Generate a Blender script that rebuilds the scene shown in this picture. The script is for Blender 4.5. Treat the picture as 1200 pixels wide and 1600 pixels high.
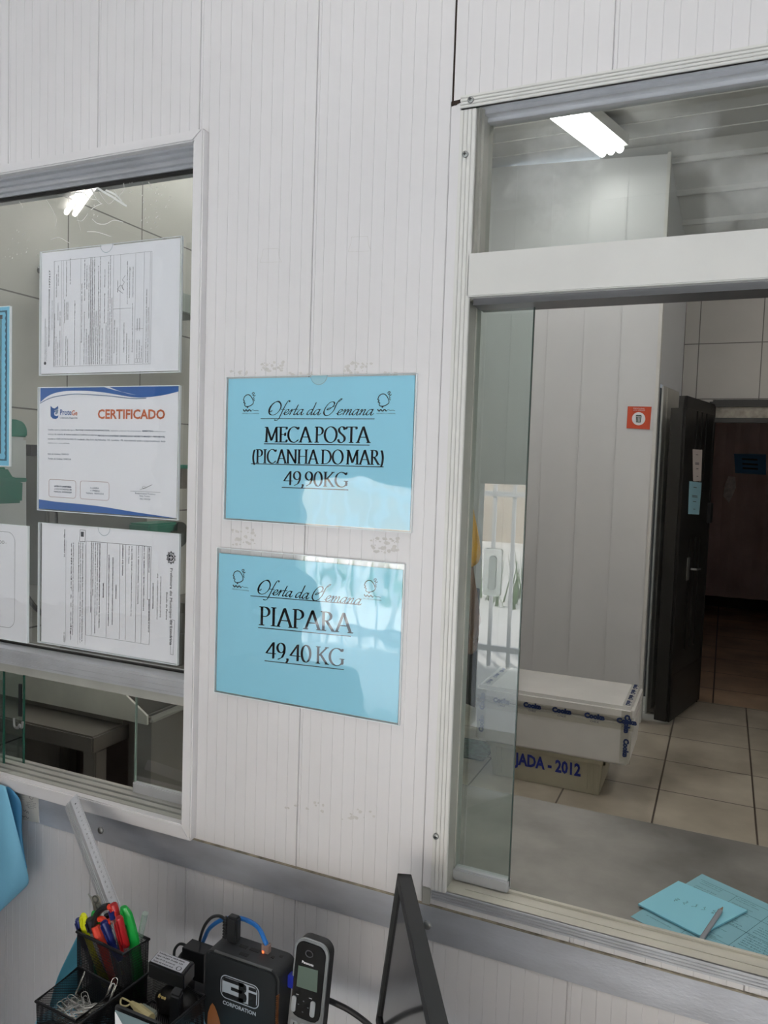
import bpy, bmesh, math, random
from mathutils import Vector, Matrix
random.seed(7)
for _o in list(bpy.data.objects): bpy.data.objects.remove(_o, do_unlink=True)
scn = bpy.context.scene
COL = scn.collection
R = math.radians

# ------------------------------------------------------------------ camera
CAM = Vector((0, -0.98, 1.5)); YAW, PIT, ROL = R(23.9), R(3.42), R(1.9); FPX = 1200.0
_F = Vector((-math.sin(YAW)*math.cos(PIT), math.cos(YAW)*math.cos(PIT), -math.sin(PIT)))
_X = Vector((math.cos(YAW), math.sin(YAW), 0)); _U = _X.cross(_F)
CX = _X*math.cos(ROL) + _U*math.sin(ROL); CU = -_X*math.sin(ROL) + _U*math.cos(ROL)
cd = bpy.data.cameras.new('camera'); cam = bpy.data.objects.new('camera', cd); COL.objects.link(cam)
cd.sensor_fit = 'VERTICAL'; cd.sensor_height = 36; cd.lens = 36*FPX/1600; cd.clip_start = 0.02; cd.clip_end = 200
m4 = Matrix((CX, CU, -_F)).transposed().to_4x4(); m4.translation = CAM; cam.matrix_world = m4
scn.camera = cam

# ------------------------------------------------------------------ world, lights, exposure
scn.view_settings.view_transform = 'Standard'; scn.view_settings.look = 'None'
scn.view_settings.gamma = 1.0; scn.view_settings.exposure = -0.33; scn.view_settings.use_curve_mapping = False
w = bpy.data.worlds.new('world'); scn.world = w; w.use_nodes = True
bg = w.node_tree.nodes['Background']; bg.inputs[0].default_value = (0.78, 0.88, 1.0, 1); bg.inputs[1].default_value = 6.0

FRONT_LAMP_E = 15.0; BACK_LAMP_E = 13.0; ROOM_FILL_E = 60.0      # brightness of the tubes; the room value drives two added fill lamps
sun = bpy.data.lights.new('sun', 'SUN'); sun.energy = 22.0; sun.angle = R(3); sun.color = (1, .96, .9)
so = bpy.data.objects.new('sun', sun); so.rotation_euler = (R(-25), R(18), 0); so.location = (0, -6, 8); COL.objects.link(so)

# ------------------------------------------------------------------ pixel -> point helpers (photo frame 1200x1600)
def ray(px, py): return _F + CX*((px-600)/FPX) - CU*((py-800)/FPX)
def on(ax, c, px, py):
    d = ray(px, py); t = (c-CAM[ax])/d[ax]; return CAM + d*t
def aty(px, py, y=0.0): return on(1, y, px, py)
def atz(px, py, z): return on(2, z, px, py)
def atx(px, py, x): return on(0, x, px, py)

# ------------------------------------------------------------------ materials
MATS = {}
def mat(name, col, rough=.5, metal=0., var=0., scale=8., bump=0., bscale=60., spec=.5, trans=0., emit=0., coat=0., stretch=None, ecol=None):
    if name in MATS: return MATS[name]
    m = bpy.data.materials.new(name); m.use_nodes = True; nt = m.node_tree; b = nt.nodes['Principled BSDF']
    c = (*col, 1)
    b.inputs['Base Color'].default_value = c; b.inputs['Roughness'].default_value = rough; b.inputs['Metallic'].default_value = metal
    b.inputs['Specular IOR Level'].default_value = spec; b.inputs['Transmission Weight'].default_value = trans
    b.inputs['Coat Weight'].default_value = coat
    if emit: b.inputs['Emission Color'].default_value = (*(ecol or col), 1); b.inputs['Emission Strength'].default_value = emit
    if var or bump:
        tc = nt.nodes.new('ShaderNodeTexCoord'); mp = nt.nodes.new('ShaderNodeMapping'); nt.links.new(tc.outputs['Object'], mp.inputs[0])
        if stretch: mp.inputs['Scale'].default_value = stretch
        if var:
            n = nt.nodes.new('ShaderNodeTexNoise'); n.inputs['Scale'].default_value = scale; n.inputs['Detail'].default_value = 6
            nt.links.new(mp.outputs[0], n.inputs['Vector'])
            r = nt.nodes.new('ShaderNodeValToRGB'); r.color_ramp.elements[0].position = .3; r.color_ramp.elements[1].position = .72
            r.color_ramp.elements[0].color = (*[max(0, k*(1-var)) for k in col], 1); r.color_ramp.elements[1].color = (*[min(1, k*(1+var*.5)) for k in col], 1)
            nt.links.new(n.outputs[0], r.inputs[0]); nt.links.new(r.outputs[0], b.inputs['Base Color'])
            if metal > .4:
                mr = nt.nodes.new('ShaderNodeMapRange'); mr.inputs[3].default_value = rough*.8; mr.inputs[4].default_value = min(1, rough*1.35)
                nt.links.new(n.outputs[0], mr.inputs[0]); nt.links.new(mr.outputs[0], b.inputs['Roughness'])
        if bump:
            n2 = nt.nodes.new('ShaderNodeTexNoise'); n2.inputs['Scale'].default_value = bscale; n2.inputs['Detail'].default_value = 4
            nt.links.new(mp.outputs[0], n2.inputs['Vector'])
            bp = nt.nodes.new('ShaderNodeBump'); bp.inputs['Strength'].default_value = bump; bp.inputs['Distance'].default_value = .002
            nt.links.new(n2.outputs[0], bp.inputs['Height']); nt.links.new(bp.outputs[0], b.inputs['Normal'])
    MATS[name] = m; return m

def glassy(name, tint=(1, 1, 1), ior=1.5, rough=.02, haze=0., hscale=6., hpos=(.55, .8), hcol=(.8, .8, .8), hmap=None, wave=0.):
    """thin clear sheet: transparent + Fresnel reflection, optional patchy haze (dirt)"""
    m = bpy.data.materials.new(name); m.use_nodes = True; nt = m.node_tree; nt.nodes.clear()
    out = nt.nodes.new('ShaderNodeOutputMaterial'); tr = nt.nodes.new('ShaderNodeBsdfTransparent'); tr.inputs[0].default_value = (*tint, 1)
    gl = nt.nodes.new('ShaderNodeBsdfGlossy'); gl.inputs['Roughness'].default_value = rough; gl.inputs['Color'].default_value = (1, 1, 1, 1)
    fr = nt.nodes.new('ShaderNodeFresnel'); fr.inputs[0].default_value = ior
    geo = nt.nodes.new('ShaderNodeNewGeometry')
    mx = nt.nodes.new('ShaderNodeMixShader')
    # reflect on the outer face only, so a thin sheet mirrors once
    iv = nt.nodes.new('ShaderNodeMath'); iv.operation = 'SUBTRACT'; iv.inputs[0].default_value = 1; nt.links.new(geo.outputs['Backfacing'], iv.inputs[1])
    iv.inputs[0].default_value = 1.9; iv2 = nt.nodes.new('ShaderNodeMath'); iv2.operation = 'MULTIPLY'; iv2.inputs[1].default_value = 1.9; nt.links.new(geo.outputs['Backfacing'], iv2.inputs[0]); nt.links.new(iv2.outputs[0], iv.inputs[1])   # both faces of the sheet reflect: about twice one face
    mu = nt.nodes.new('ShaderNodeMath'); mu.operation = 'MULTIPLY'; mu.use_clamp = True; nt.links.new(iv.outputs[0], mu.inputs[0]); nt.links.new(fr.outputs[0], mu.inputs[1])
    nt.links.new(mu.outputs[0], mx.inputs[0]); nt.links.new(tr.outputs[0], mx.inputs[1]); nt.links.new(gl.outputs[0], mx.inputs[2])
    last = mx
    tc = nt.nodes.new('ShaderNodeTexCoord')
    if haze:
        mp = nt.nodes.new('ShaderNodeMapping'); nt.links.new(tc.outputs['Object'], mp.inputs[0])
        if hmap: mp.inputs['Scale'].default_value = hmap
        n = nt.nodes.new('ShaderNodeTexNoise'); n.inputs['Scale'].default_value = hscale; n.inputs['Detail'].default_value = 8; n.inputs['Roughness'].default_value = .65
        nt.links.new(mp.outputs[0], n.inputs['Vector'])
        mr = nt.nodes.new('ShaderNodeMapRange'); mr.inputs[1].default_value = hpos[0]; mr.inputs[2].default_value = hpos[1]; mr.inputs[3].default_value = 0; mr.inputs[4].default_value = haze
        nt.links.new(n.outputs[0], mr.inputs[0])
        df = nt.nodes.new('ShaderNodeBsdfDiffuse'); df.inputs[0].default_value = (*hcol, 1)
        m2 = nt.nodes.new('ShaderNodeMixShader'); nt.links.new(mr.outputs[0], m2.inputs[0]); nt.links.new(mx.outputs[0], m2.inputs[1]); nt.links.new(df.outputs[0], m2.inputs[2]); last = m2
    if wave:
        n = nt.nodes.new('ShaderNodeTexNoise'); n.inputs['Scale'].default_value = 9; nt.links.new(tc.outputs['Object'], n.inputs['Vector'])
        bp = nt.nodes.new('ShaderNodeBump'); bp.inputs['Strength'].default_value = wave; bp.inputs['Distance'].default_value = .01
        nt.links.new(n.outputs[0], bp.inputs['Height']); nt.links.new(bp.outputs[0], gl.inputs['Normal'])
    nt.links.new(last.outputs[0], out.inputs[0]); MATS[name] = m; return m

def wire_mesh(name, pitch=.0022, wire=.35):
    """black expanded-metal mesh: diagonal wires with open holes"""
    m = bpy.data.materials.new(name); m.use_nodes = True; nt = m.node_tree; b = nt.nodes['Principled BSDF']
    b.inputs['Base Color'].default_value = (.012, .012, .014, 1); b.inputs['Roughness'].default_value = .35
    out = nt.nodes['Material Output']; tc = nt.nodes.new('ShaderNodeTexCoord'); sp = nt.nodes.new('ShaderNodeSeparateXYZ'); nt.links.new(tc.outputs['Object'], sp.inputs[0])
    def M(op, a, bb=None):
        n = nt.nodes.new('ShaderNodeMath'); n.operation = op
        for i, v in enumerate((a, bb)):
            if v is None: continue
            if hasattr(v, 'node'): nt.links.new(v, n.inputs[i])
            else: n.inputs[i].default_value = v
        return n.outputs[0]
    h = M('ADD', sp.outputs[0], sp.outputs[1]); z = sp.outputs[2]
    z = M('MULTIPLY', z, 1.0)
    a = M('FRACT', M('DIVIDE', M('ADD', h, M('MULTIPLY', z, 1.5)), pitch*1.6)); c = M('FRACT', M('DIVIDE', M('SUBTRACT', h, M('MULTIPLY', z, 1.5)), pitch*1.6))
    hole = M('MULTIPLY', M('GREATER_THAN', a, wire), M('GREATER_THAN', c, wire))
    tr = nt.nodes.new('ShaderNodeBsdfTransparent'); mx = nt.nodes.new('ShaderNodeMixShader')
    nt.links.new(hole, mx.inputs[0]); nt.links.new(b.outputs[0], mx.inputs[1]); nt.links.new(tr.outputs[0], mx.inputs[2]); nt.links.new(mx.outputs[0], out.inputs[0])
    MATS[name] = m; return m

def tile_mat(name, col, grout, step, off, axes, width=.004, rough=.3, var=.06, scale=3., stain=None):
    """square tiles with grout lines; axes = the two object axes of the surface"""
    m = bpy.data.materials.new(name); m.use_nodes = True; nt = m.node_tree; b = nt.nodes['Principled BSDF']; b.inputs['Roughness'].default_value = rough
    tc = nt.nodes.new('ShaderNodeTexCoord'); sp = nt.nodes.new('ShaderNodeSeparateXYZ'); nt.links.new(tc.outputs['Object'], sp.inputs[0])
    def M(op, a, bb=None):
        n = nt.nodes.new('ShaderNodeMath'); n.operation = op
        for i, v in enumerate((a, bb)):
            if v is None: continue
            if hasattr(v, 'node'): nt.links.new(v, n.inputs[i])
            else: n.inputs[i].default_value = v
        return n.outputs[0]
    ls = []
    for ax, st, of in zip(axes, step, off):
        f = M('FRACT', M('DIVIDE', M('SUBTRACT', sp.outputs[ax], of-width/2), st)); ls.append(M('LESS_THAN', f, width/st))
    g = M('MAXIMUM', ls[0], ls[1])
    n = nt.nodes.new('ShaderNodeTexNoise'); n.inputs['Scale'].default_value = scale; n.inputs['Detail'].default_value = 8; nt.links.new(tc.outputs['Object'], n.inputs['Vector'])
    r = nt.nodes.new('ShaderNodeValToRGB'); r.color_ramp.elements[0].position = .3; r.color_ramp.elements[1].position = .7
    r.color_ramp.elements[0].color = (*[k*(1-var) for k in (stain or col)], 1); r.color_ramp.elements[1].color = (*[min(1, k*(1+var)) for k in col], 1); nt.links.new(n.outputs[0], r.inputs[0])
    mx = nt.nodes.new('ShaderNodeMix'); mx.data_type = 'RGBA'; nt.links.new(g, mx.inputs[0]); nt.links.new(r.outputs[0], mx.inputs[6]); mx.inputs[7].default_value = (*grout, 1)
    nt.links.new(mx.outputs[2], b.inputs['Base Color'])
    bp = nt.nodes.new('ShaderNodeBump'); bp.inputs['Strength'].default_value = .5; bp.inputs['Distance'].default_value = .002; bp.invert = True
    nt.links.new(g, bp.inputs['Height']); nt.links.new(bp.outputs[0], b.inputs['Normal'])
    MATS[name] = m; return m

PVC = mat('pvc_white', (.78, .765, .775), .42, var=.05, scale=3.0, bump=.05, bscale=30)
PVC_IN = mat('pvc_panel_inner', (.74, .75, .76), .4, var=.04, scale=2)
GROOVE = mat('groove_dirt', (.30, .29, .28), .8, var=.5, scale=40)
CRACK = mat('crack_rust', (.035, .02, .015), .9, var=.5, scale=60)
TRIMW = mat('painted_aluminium', (.74, .735, .71), .38, var=.05, scale=12)
ALU = mat('anodised_aluminium', (.62, .63, .66), .38, .55, var=.12, scale=14)
ALUD = mat('dull_aluminium', (.50, .50, .46), .45, .35, var=.12, scale=14)
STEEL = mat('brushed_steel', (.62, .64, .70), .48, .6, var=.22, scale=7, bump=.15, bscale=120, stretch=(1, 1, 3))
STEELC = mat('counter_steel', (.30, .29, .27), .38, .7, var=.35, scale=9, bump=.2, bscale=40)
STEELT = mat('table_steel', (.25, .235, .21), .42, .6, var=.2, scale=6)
BLACKR = mat('black_rubber', (.012, .011, .010), .7)
BLACKP = mat('black_plastic', (.016, .017, .019), .38)
MATBLK = mat('matt_black', (.03, .031, .033), .6)
PAPERW = mat('white_paper', (.88, .88, .92), .6)
PAPERC = mat('cyan_paper', (.35, .74, .92), .6, var=.02, scale=4)
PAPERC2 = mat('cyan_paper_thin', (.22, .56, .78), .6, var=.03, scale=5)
INK = mat('black_ink', (.012, .012, .02), .6)
INKG = mat('grey_ink', (.06, .06, .075), .7)
INKB = mat('blue_ink', (.02, .11, .36), .5)
INKO = mat('orange_ink', (.62, .15, .05), .5)
SLEEVE = glassy('clear_sleeve', (.985, .99, .99), 1.5, .03, wave=.12)
SLEDGE = mat('sleeve_edge', (.85, .90, .92), .4)
GLASS = glassy('window_glass', (.93, .955, .945), 1.5, .0, haze=.05, hscale=3, hpos=(.35, .8), hcol=(.8, .82, .8))
GLASSD = glassy('dirty_glass', (.93, .955, .945), 1.5, .0, haze=.30, hscale=7, hpos=(.50, .80), hcol=(.85, .85, .85))
GLASSG = glassy('green_glass', (.85, .90, .88), 1.5, .0, haze=.06, hscale=3, hpos=(.3, .8), hcol=(.6, .7, .66))
GEDGE = mat('glass_edge', (.02, .10, .07), .15, spec=.8)
SCREW = mat('zinc_screw', (.34, .35, .35), .4, .8)
SHOE = mat('dark_shoe', (.02, .02, .022), .6)

# ------------------------------------------------------------------ mesh builder
class MB:
    def __init__(s): s.v = []; s.f = []
    def poly(s, pts): i = len(s.v); s.v += [tuple(p) for p in pts]; s.f.append(tuple(range(i, i+len(pts)))); return s
    def box(s, x0, x1, y0, y1, z0, z1):
        i = len(s.v)
        s.v += [(x, y, z) for z in (z0, z1) for y in (y0, y1) for x in (x0, x1)]
        s.f += [tuple(i+k for k in q) for q in ((0, 2, 3, 1), (4, 5, 7, 6), (0, 1, 5, 4), (2, 6, 7, 3), (0, 4, 6, 2), (1, 3, 7, 5))]; return s
    def hexa(s, p):   # 8 points: bottom loop (4, ccw from above), top loop (4)
        i = len(s.v); s.v += [tuple(q) for q in p]
        s.f += [tuple(i+k for k in q) for q in ((3, 2, 1, 0), (4, 5, 6, 7), (0, 1, 5, 4), (1, 2, 6, 5), (2, 3, 7, 6), (3, 0, 4, 7))]; return s
    def prism(s, pts, vec):
        n = len(pts); i = len(s.v); vec = Vector(vec); s.v += [tuple(p) for p in pts] + [tuple(Vector(p)+vec) for p in pts]
        s.f.append(tuple(i+k for k in range(n))[::-1]); s.f.append(tuple(i+n+k for k in range(n)))
        for k in range(n): s.f.append((i+k, i+(k+1) % n, i+n+(k+1) % n, i+n+k))
        return s
    def tube(s, pts, r, seg=8, cap=True, closed=False):
        pts = [Vector(p) for p in pts]; n = len(pts); rs = r if isinstance(r, (list, tuple)) else [r]*n; i0 = len(s.v)
        t0 = (pts[1]-pts[0]).normalized(); up = Vector((0, 0, 1)) if abs(t0.z) < .9 else Vector((1, 0, 0)); nrm = t0.cross(up).normalized()
        for k in range(n):
            if closed: t = (pts[(k+1) % n]-pts[k-1]).normalized()
            else: t = (pts[min(k+1, n-1)]-pts[max(k-1, 0)]).normalized()
            nrm = (nrm-t*nrm.dot(t)); nrm = nrm.normalized() if nrm.length > 1e-9 else t.orthogonal().normalized(); b = t.cross(nrm)
            for j in range(seg):
                a = 2*math.pi*j/seg; s.v.append(tuple(pts[k]+(nrm*math.cos(a)+b*math.sin(a))*rs[k]))
        for k in range(n if closed else n-1):
            for j in range(seg):
                a = i0+k*seg+j; b2 = i0+k*seg+(j+1) % seg; k2 = (k+1) % n
                s.f.append((a, b2, i0+k2*seg+(j+1) % seg, i0+k2*seg+j))
        if cap and not closed:
            s.f.append(tuple(i0+j for j in range(seg))[::-1]); s.f.append(tuple(i0+(n-1)*seg+j for j in range(seg)))
        return s
    def rounded(s, x0, x1, z0, z1, y0, y1, r=.01, seg=5, corners='abcd'):   # rounded rectangle in xz, extruded in y
        pts = rrect(x0, x1, z0, z1, r, seg); s.prism([(x, y0, z) for x, z in pts], (0, y1-y0, 0)); return s
def rrect(x0, x1, z0, z1, r, seg=5):
    pts = []
    for cx, cz, a0 in ((x1-r, z0+r, -90), (x1-r, z1-r, 0), (x0+r, z1-r, 90), (x0+r, z0+r, 180)):
        for k in range(seg+1):
            a = R(a0+90*k/seg); pts.append((cx+r*math.cos(a), cz+r*math.sin(a)))
    return pts
ORG = {}
def link(name, mesh, parent=None, loc=(0, 0, 0)):
    o = bpy.data.objects.new(name, mesh); COL.objects.link(o)
    if parent: o.parent = parent; ORG[o.name] = ORG[parent.name]
    else: o.location = loc; ORG[o.name] = Vector(loc)
    return o
def obj(name, mb, m, parent=None, loc=(0, 0, 0), smooth=False, bevel=0., bseg=2, xf=None, recalc=True):
    """links a mesh given in world coordinates as one object; parts share their thing's origin"""
    org = ORG[parent.name] if parent else Vector(loc)
    me = bpy.data.meshes.new(name)
    vs = [Vector(v) for v in mb.v]
    if xf: vs = [xf @ v for v in vs]
    me.from_pydata([tuple(v-org) for v in vs], [], mb.f)
    bm = bmesh.new(); bm.from_mesh(me)
    if recalc: bmesh.ops.recalc_face_normals(bm, faces=bm.faces)
    if bevel: bmesh.ops.bevel(bm, geom=[e for e in bm.edges if len(e.link_faces) == 2 and e.calc_face_angle(0) > .6], offset=bevel, segments=bseg, affect='EDGES', clamp_overlap=True)
    bm.to_mesh(me); bm.free()
    me.materials.append(m)
    if smooth:
        for p in me.polygons: p.use_smooth = True
        if smooth == 'auto':
            try: me.set_sharp_from_angle(angle=R(35))
            except Exception: pass
    return link(name, me, parent, loc)
def empty(name, loc, kind=None):
    o = bpy.data.objects.new(name, None); COL.objects.link(o); o.location = loc; o.empty_display_size = .05; ORG[o.name] = Vector(loc)
    if kind: o['kind'] = kind
    return o
def tag(o, label, cat, group=None, kind=None):
    o['label'] = label; o['category'] = cat
    if group: o['group'] = group
    if kind: o['kind'] = kind
    return o
def thing(name, label, cat, loc, group=None): return tag(empty(name, loc), label, cat, group)
def struct(o): o['kind'] = 'structure'; return o

# ------------------------------------------------------------------ lettering
_tcache = {}
def text_polys(txt, res=2, bold=0.):
    key = (txt, res, bold)
    if key in _tcache: return _tcache[key]
    c = bpy.data.curves.new('t', 'FONT'); c.body = txt; c.size = 1; c.resolution_u = res; c.offset = bold; c.fill_mode = 'FRONT'
    o = bpy.data.objects.new('t', c); COL.objects.link(o)
    bpy.context.view_layer.update(); dg = bpy.context.evaluated_depsgraph_get(); me = bpy.data.meshes.new_from_object(o.evaluated_get(dg))
    vs = [(v.co.x, v.co.y) for v in me.vertices]; fs = [tuple(p.vertices) for p in me.polygons]
    bpy.data.objects.remove(o, do_unlink=True); bpy.data.curves.remove(c); bpy.data.meshes.remove(me)
    _tcache[key] = (vs, fs); return vs, fs
def put_text(mb, txt, frame, u, v, h, width=None, bold=0., res=2, align='l'):
    """frame(u, v) -> world point; text baseline at (u, v), capital height h, optional exact width"""
    vs, fs = text_polys(txt, res, bold)
    if not vs: return
    x0 = min(a for a, b in vs); x1 = max(a for a, b in vs); sy = h/.69; sx = sy if width is None else width/(x1-x0)
    W = (x1-x0)*sx; u0 = u - (W/2 if align == 'c' else W if align == 'r' else 0)
    i = len(mb.v); mb.v += [tuple(frame(u0+(a-x0)*sx, v+b*sy)) for a, b in vs]; mb.f += [tuple(i+k for k in f) for f in fs]
def arc(cx, cy, rx, ry, a0, a1, n=14): return [(cx+rx*math.cos(R(a0+(a1-a0)*k/n)), cy+ry*math.sin(R(a0+(a1-a0)*k/n))) for k in range(n+1)]
def cr(pts, n=8):
    out = []; P = [pts[0]]+list(pts)+[pts[-1]]
    for i in range(1, len(P)-2):
        for k in range(n):
            t = k/n; q = []
            for d in range(len(pts[0])):
                a, b, c, e = P[i-1][d], P[i][d], P[i+1][d], P[i+2][d]
                q.append(.5*(2*b+(c-a)*t+(2*a-5*b+4*c-e)*t*t+(-a+3*b-3*c+e)*t**3))
            out.append(tuple(q))
    out.append(tuple(pts[-1])); return out
def srf(x, y, w=.11): return [(x-w, y), (x+w, y)]
SERIF = {  # width, strokes (cap height 1); nib gives thick and thin
 'M': (1.02, [[(.12, 0), (.16, 1)], [(.16, 1), (.5, .1)], [(.5, .1), (.84, 1)], [(.84, 1), (.88, 0)], srf(.12, 0), srf(.88, 0, .13), [(.02, 1), (.18, 1)], [(.82, 1), (.98, 1)]]),
 'E': (.62, [[(.14, 0), (.14, 1)], [(.02, 1), (.56, 1), (.56, .86)], [(.14, .52), (.46, .52)], [(.46, .62), (.46, .42)], [(.02, 0), (.56, 0), (.58, .16)]]),
 'C': (.84, [arc(.46, .5, .40, .52, 42, 318, 24), [(.76, .86), (.77, 1.0)]]),
 'A': (.84, [[(.08, 0), (.42, 1.02)], [(.42, 1.02), (.78, 0)], [(.2, .34), (.66, .34)], srf(.08, 0), srf(.78, 0, .12)]),
 'P': (.64, [[(.16, 0), (.16, 1)], srf(.16, 0, .13), [(.03, 1), (.3, 1)]+arc(.32, .74, .24, .26, 90, -90, 12)+[(.16, .48)]]),
 'O': (.92, [arc(.46, .5, .40, .52, 0, 360, 32)]),
 'S': (.56, [cr([(.46, .82), (.42, .97), (.27, 1.02), (.12, .92), (.1, .76), (.2, .6), (.36, .47), (.48, .3), (.45, .1), (.28, -.02), (.12, .03), (.06, .2)], 5)]),
 'T': (.72, [[(.36, 0), (.36, 1)], srf(.36, 0, .13), [(.02, .86), (.04, 1), (.68, 1), (.70, .86)]]),
 'I': (.34, [[(.17, 0), (.17, 1)], srf(.17, 0, .12), srf(.17, 1, .12)]),
 'N': (.92, [[(.14, 0), (.14, 1)], [(.14, 1), (.78, 0)], [(.78, 0), (.78, 1)], srf(.14, 0, .1), srf(.78, 1, .1), [(.03, 1), (.16, 1)]]),
 'H': (.9, [[(.16, 0), (.16, 1)], [(.74, 0), (.74, 1)], [(.16, .52), (.74, .52)], srf(.16, 0), srf(.16, 1), srf(.74, 0), srf(.74, 1)]),
 'D': (.9, [[(.16, 0), (.16, 1)], [(.03, 1), (.34, 1)]+arc(.36, .5, .44, .5, 90, -90, 20)+[(.03, 0)]]),
 'R': (.76, [[(.16, 0), (.16, 1)], srf(.16, 0, .13), [(.03, 1), (.3, 1)]+arc(.32, .76, .22, .24, 90, -90, 12)+[(.16, .52)], [(.32, .52), (.66, 0)], [(.6, 0), (.78, 0)]]),
 'K': (.78, [[(.16, 0), (.16, 1)], srf(.16, 0), srf(.16, 1), [(.66, 1), (.2, .46)], [(.3, .56), (.68, 0)], srf(.68, 0, .1), srf(.66, 1, .09)]),
 'G': (.88, [arc(.46, .5, .40, .52, 42, 330, 24), [(.78, .4), (.78, .08)], [(.64, .4), (.88, .4)], [(.76, .86), (.77, 1.0)]]),
 '4': (.66, [[(.5, 0), (.5, 1)], [(.5, 1), (.06, .3), (.64, .3)]]),
 '9': (.6, [arc(.3, .7, .22, .3, 0, 360, 20), [(.52, .7), (.5, .4), (.38, .12), (.14, -.02)]]),
 '0': (.66, [arc(.33, .5, .25, .52, 0, 360, 26)]),
 ',': (.22, [[(.1, .06), (.12, -.02), (.04, -.2)], [(.08, .08), (.13, .03)]]),
 '(': (.34, [arc(.44, .42, .32, .72, 128, 232, 12)]), ')': (.34, [arc(-.1, .42, .32, .72, 52, -52, 12)]), ' ': (.22, []),
}
_m = [(.0, .30), (.07, .44), (.11, .38), (.08, 0)]
SCRIPT = {
 'O': (.92, [arc(.46, .52, .38, .55, 60, 420, 30), cr([(.66, 1.0), (.5, 1.12), (.3, 1.0), (.16, .7), (.14, .4), (.2, .24), (.3, .26), (.3, .36)], 6)]),
 'f': (.30, [cr([(.40, 1.05), (.34, 1.16), (.24, 1.06), (.16, .5), (.12, 0), (.08, -.34), (-.04, -.46), (-.18, -.42)], 6), [(.0, .44), (.28, .44)]]),
 'e': (.36, [cr([(-.04, .12), (.14, .18), (.27, .34), (.2, .45), (.08, .34), (.05, .12), (.13, .0), (.26, .05), (.36, .14)], 6)]),
 'r': (.30, [cr([(-.04, .12), (.06, .36), (.12, .46), (.12, .36), (.1, 0)], 5), cr([(.1, .15), (.2, .4), (.3, .42)], 5)]),
 't': (.26, [cr([(.14, .82), (.1, .3), (.08, .06), (.14, 0), (.26, .12)], 5), [(.0, .46), (.25, .46)]]),
 'a': (.46, [cr([(.33, .38), (.24, .46), (.1, .36), (.04, .14), (.1, .0), (.2, .06), (.34, .34)], 6), cr([(.35, .46), (.32, .2), (.33, .02), (.4, .0), (.48, .12)], 5)]),
 'd': (.46, [cr([(.33, .38), (.24, .46), (.1, .36), (.04, .14), (.1, .0), (.2, .06), (.34, .34)], 6), cr([(.36, 1.0), (.34, .5), (.32, .06), (.38, .0), (.46, .12)], 5)]),
 'S': (.88, [cr([(.70, 1.06), (.82, 1.26), (.72, 1.25), (.62, .98), (.60, .7), (.57, .32), (.40, .0), (.18, -.04), (.0, .2), (.0, .62), (.14, .98), (.36, 1.04), (.47, .86), (.40, .62), (.24, .42), (.14, .42), (.18, .52), (.34, .58), (.56, .74)], 6)]),
 'm': (.62, [cr(_m, 5), cr([(.09, .15), (.22, .42), (.29, .40), (.27, 0)], 5), cr([(.28, .15), (.41, .42), (.48, .40), (.46, .06), (.52, 0), (.62, .12)], 5)]),
 'n': (.44, [cr(_m, 5), cr([(.09, .15), (.22, .42), (.30, .40), (.28, .06), (.34, 0), (.44, .12)], 5)]),
 ' ': (.24, []),
}
def put_strokes(mb, txt, font, frame, u, v, h, width, nib=(.105, .03), thin=.034, slant=0., track=0., lift=0.):
    tot = sum(font[c][0]+track for c in txt)-track; sx = width/tot; x = 0; asp = sx/h
    nx, ny = nib
    for c in txt:
        for st in font[c][1]:
            pts = [(x+a+slant*b/asp if slant else x+a, b) for a, b in st]
            P = [Vector((a*sx, b*h, 0)) for a, b in pts]
            nv = Vector((nx*h/2, ny*h/2, 0))
            for i in range(len(P)-1):
                a, b = P[i], P[i+1]; d = b-a
                if d.length < 1e-9: continue
                per = Vector((-d.y, d.x, 0)).normalized()*thin*h/2; ex = d.normalized()*thin*h*.3
                for q in ([a-nv, a+nv, b+nv, b-nv], [a-per-ex, b-per+ex, b+per+ex, a+per-ex]):
                    mb.poly([frame(u+t.x, v+t.y) for t in q])
        x += font[c][0]+track
def put_line(mb, frame, u0, v0, u1, v1, t):
    d = Vector((u1-u0, v1-v0, 0)); n = Vector((-d.y, d.x, 0)).normalized()*t/2
    mb.poly([frame(u0-n.x, v0-n.y), frame(u1-n.x, v1-n.y), frame(u1+n.x, v1+n.y), frame(u0+n.x, v0+n.y)])
def put_path(mb, frame, pts, t):
    for a, b in zip(pts, pts[1:]): put_line(mb, frame, a[0], a[1], b[0], b[1], t)
def put_rect(mb, frame, u0, v0, u1, v1, t):
    put_path(mb, frame, [(u0, v0), (u1, v0), (u1, v1), (u0, v1), (u0, v0)], t)
#PART2
# ================================================================== SETTING: front room
def panel_wall(mb, xa, xb, z0, z1, y0=0.0, back=.05, joint0=-.560, board=.204, n=11, sgn=1):
    """white PVC boards: fine V grooves, a wider joint between boards"""
    prof = [(xa, 0.)]
    k0 = math.floor((xa-joint0)/board)-1; x = joint0+k0*board
    while x < xb+board:
        for i in range(n):
            gx = x+board*i/n; d, wd = (.0028, .0011) if i == 0 else (.0006, .00042)
            if xa+.002 < gx < xb-.002: prof += [(gx-wd, 0.), (gx-wd*.4, d), (gx+wd*.4, d), (gx+wd, 0.)]
            if i == 0 and xa+.008 < gx+.006 < xb-.002: prof += [(gx+.0045, 0), (gx+.005, .0008), (gx+.0055, 0)]
        x += board
    prof.append((xb, 0.))
    prof = sorted(set(prof)); n0 = len(mb.v); m = len(prof)
    for z in (z0, z1):
        for a, d in prof: mb.v.append((a, y0+d*sgn, z))
        for a in (xb, xa): mb.v.append((a, y0+back*sgn, z))
    M = m+2
    for i in range(M): mb.f.append((n0+i, n0+(i+1) % M, n0+M+(i+1) % M, n0+M+i))
    mb.f.append(tuple(n0+i for i in range(M))[::-1]); mb.f.append(tuple(n0+M+i for i in range(M)))
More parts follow.
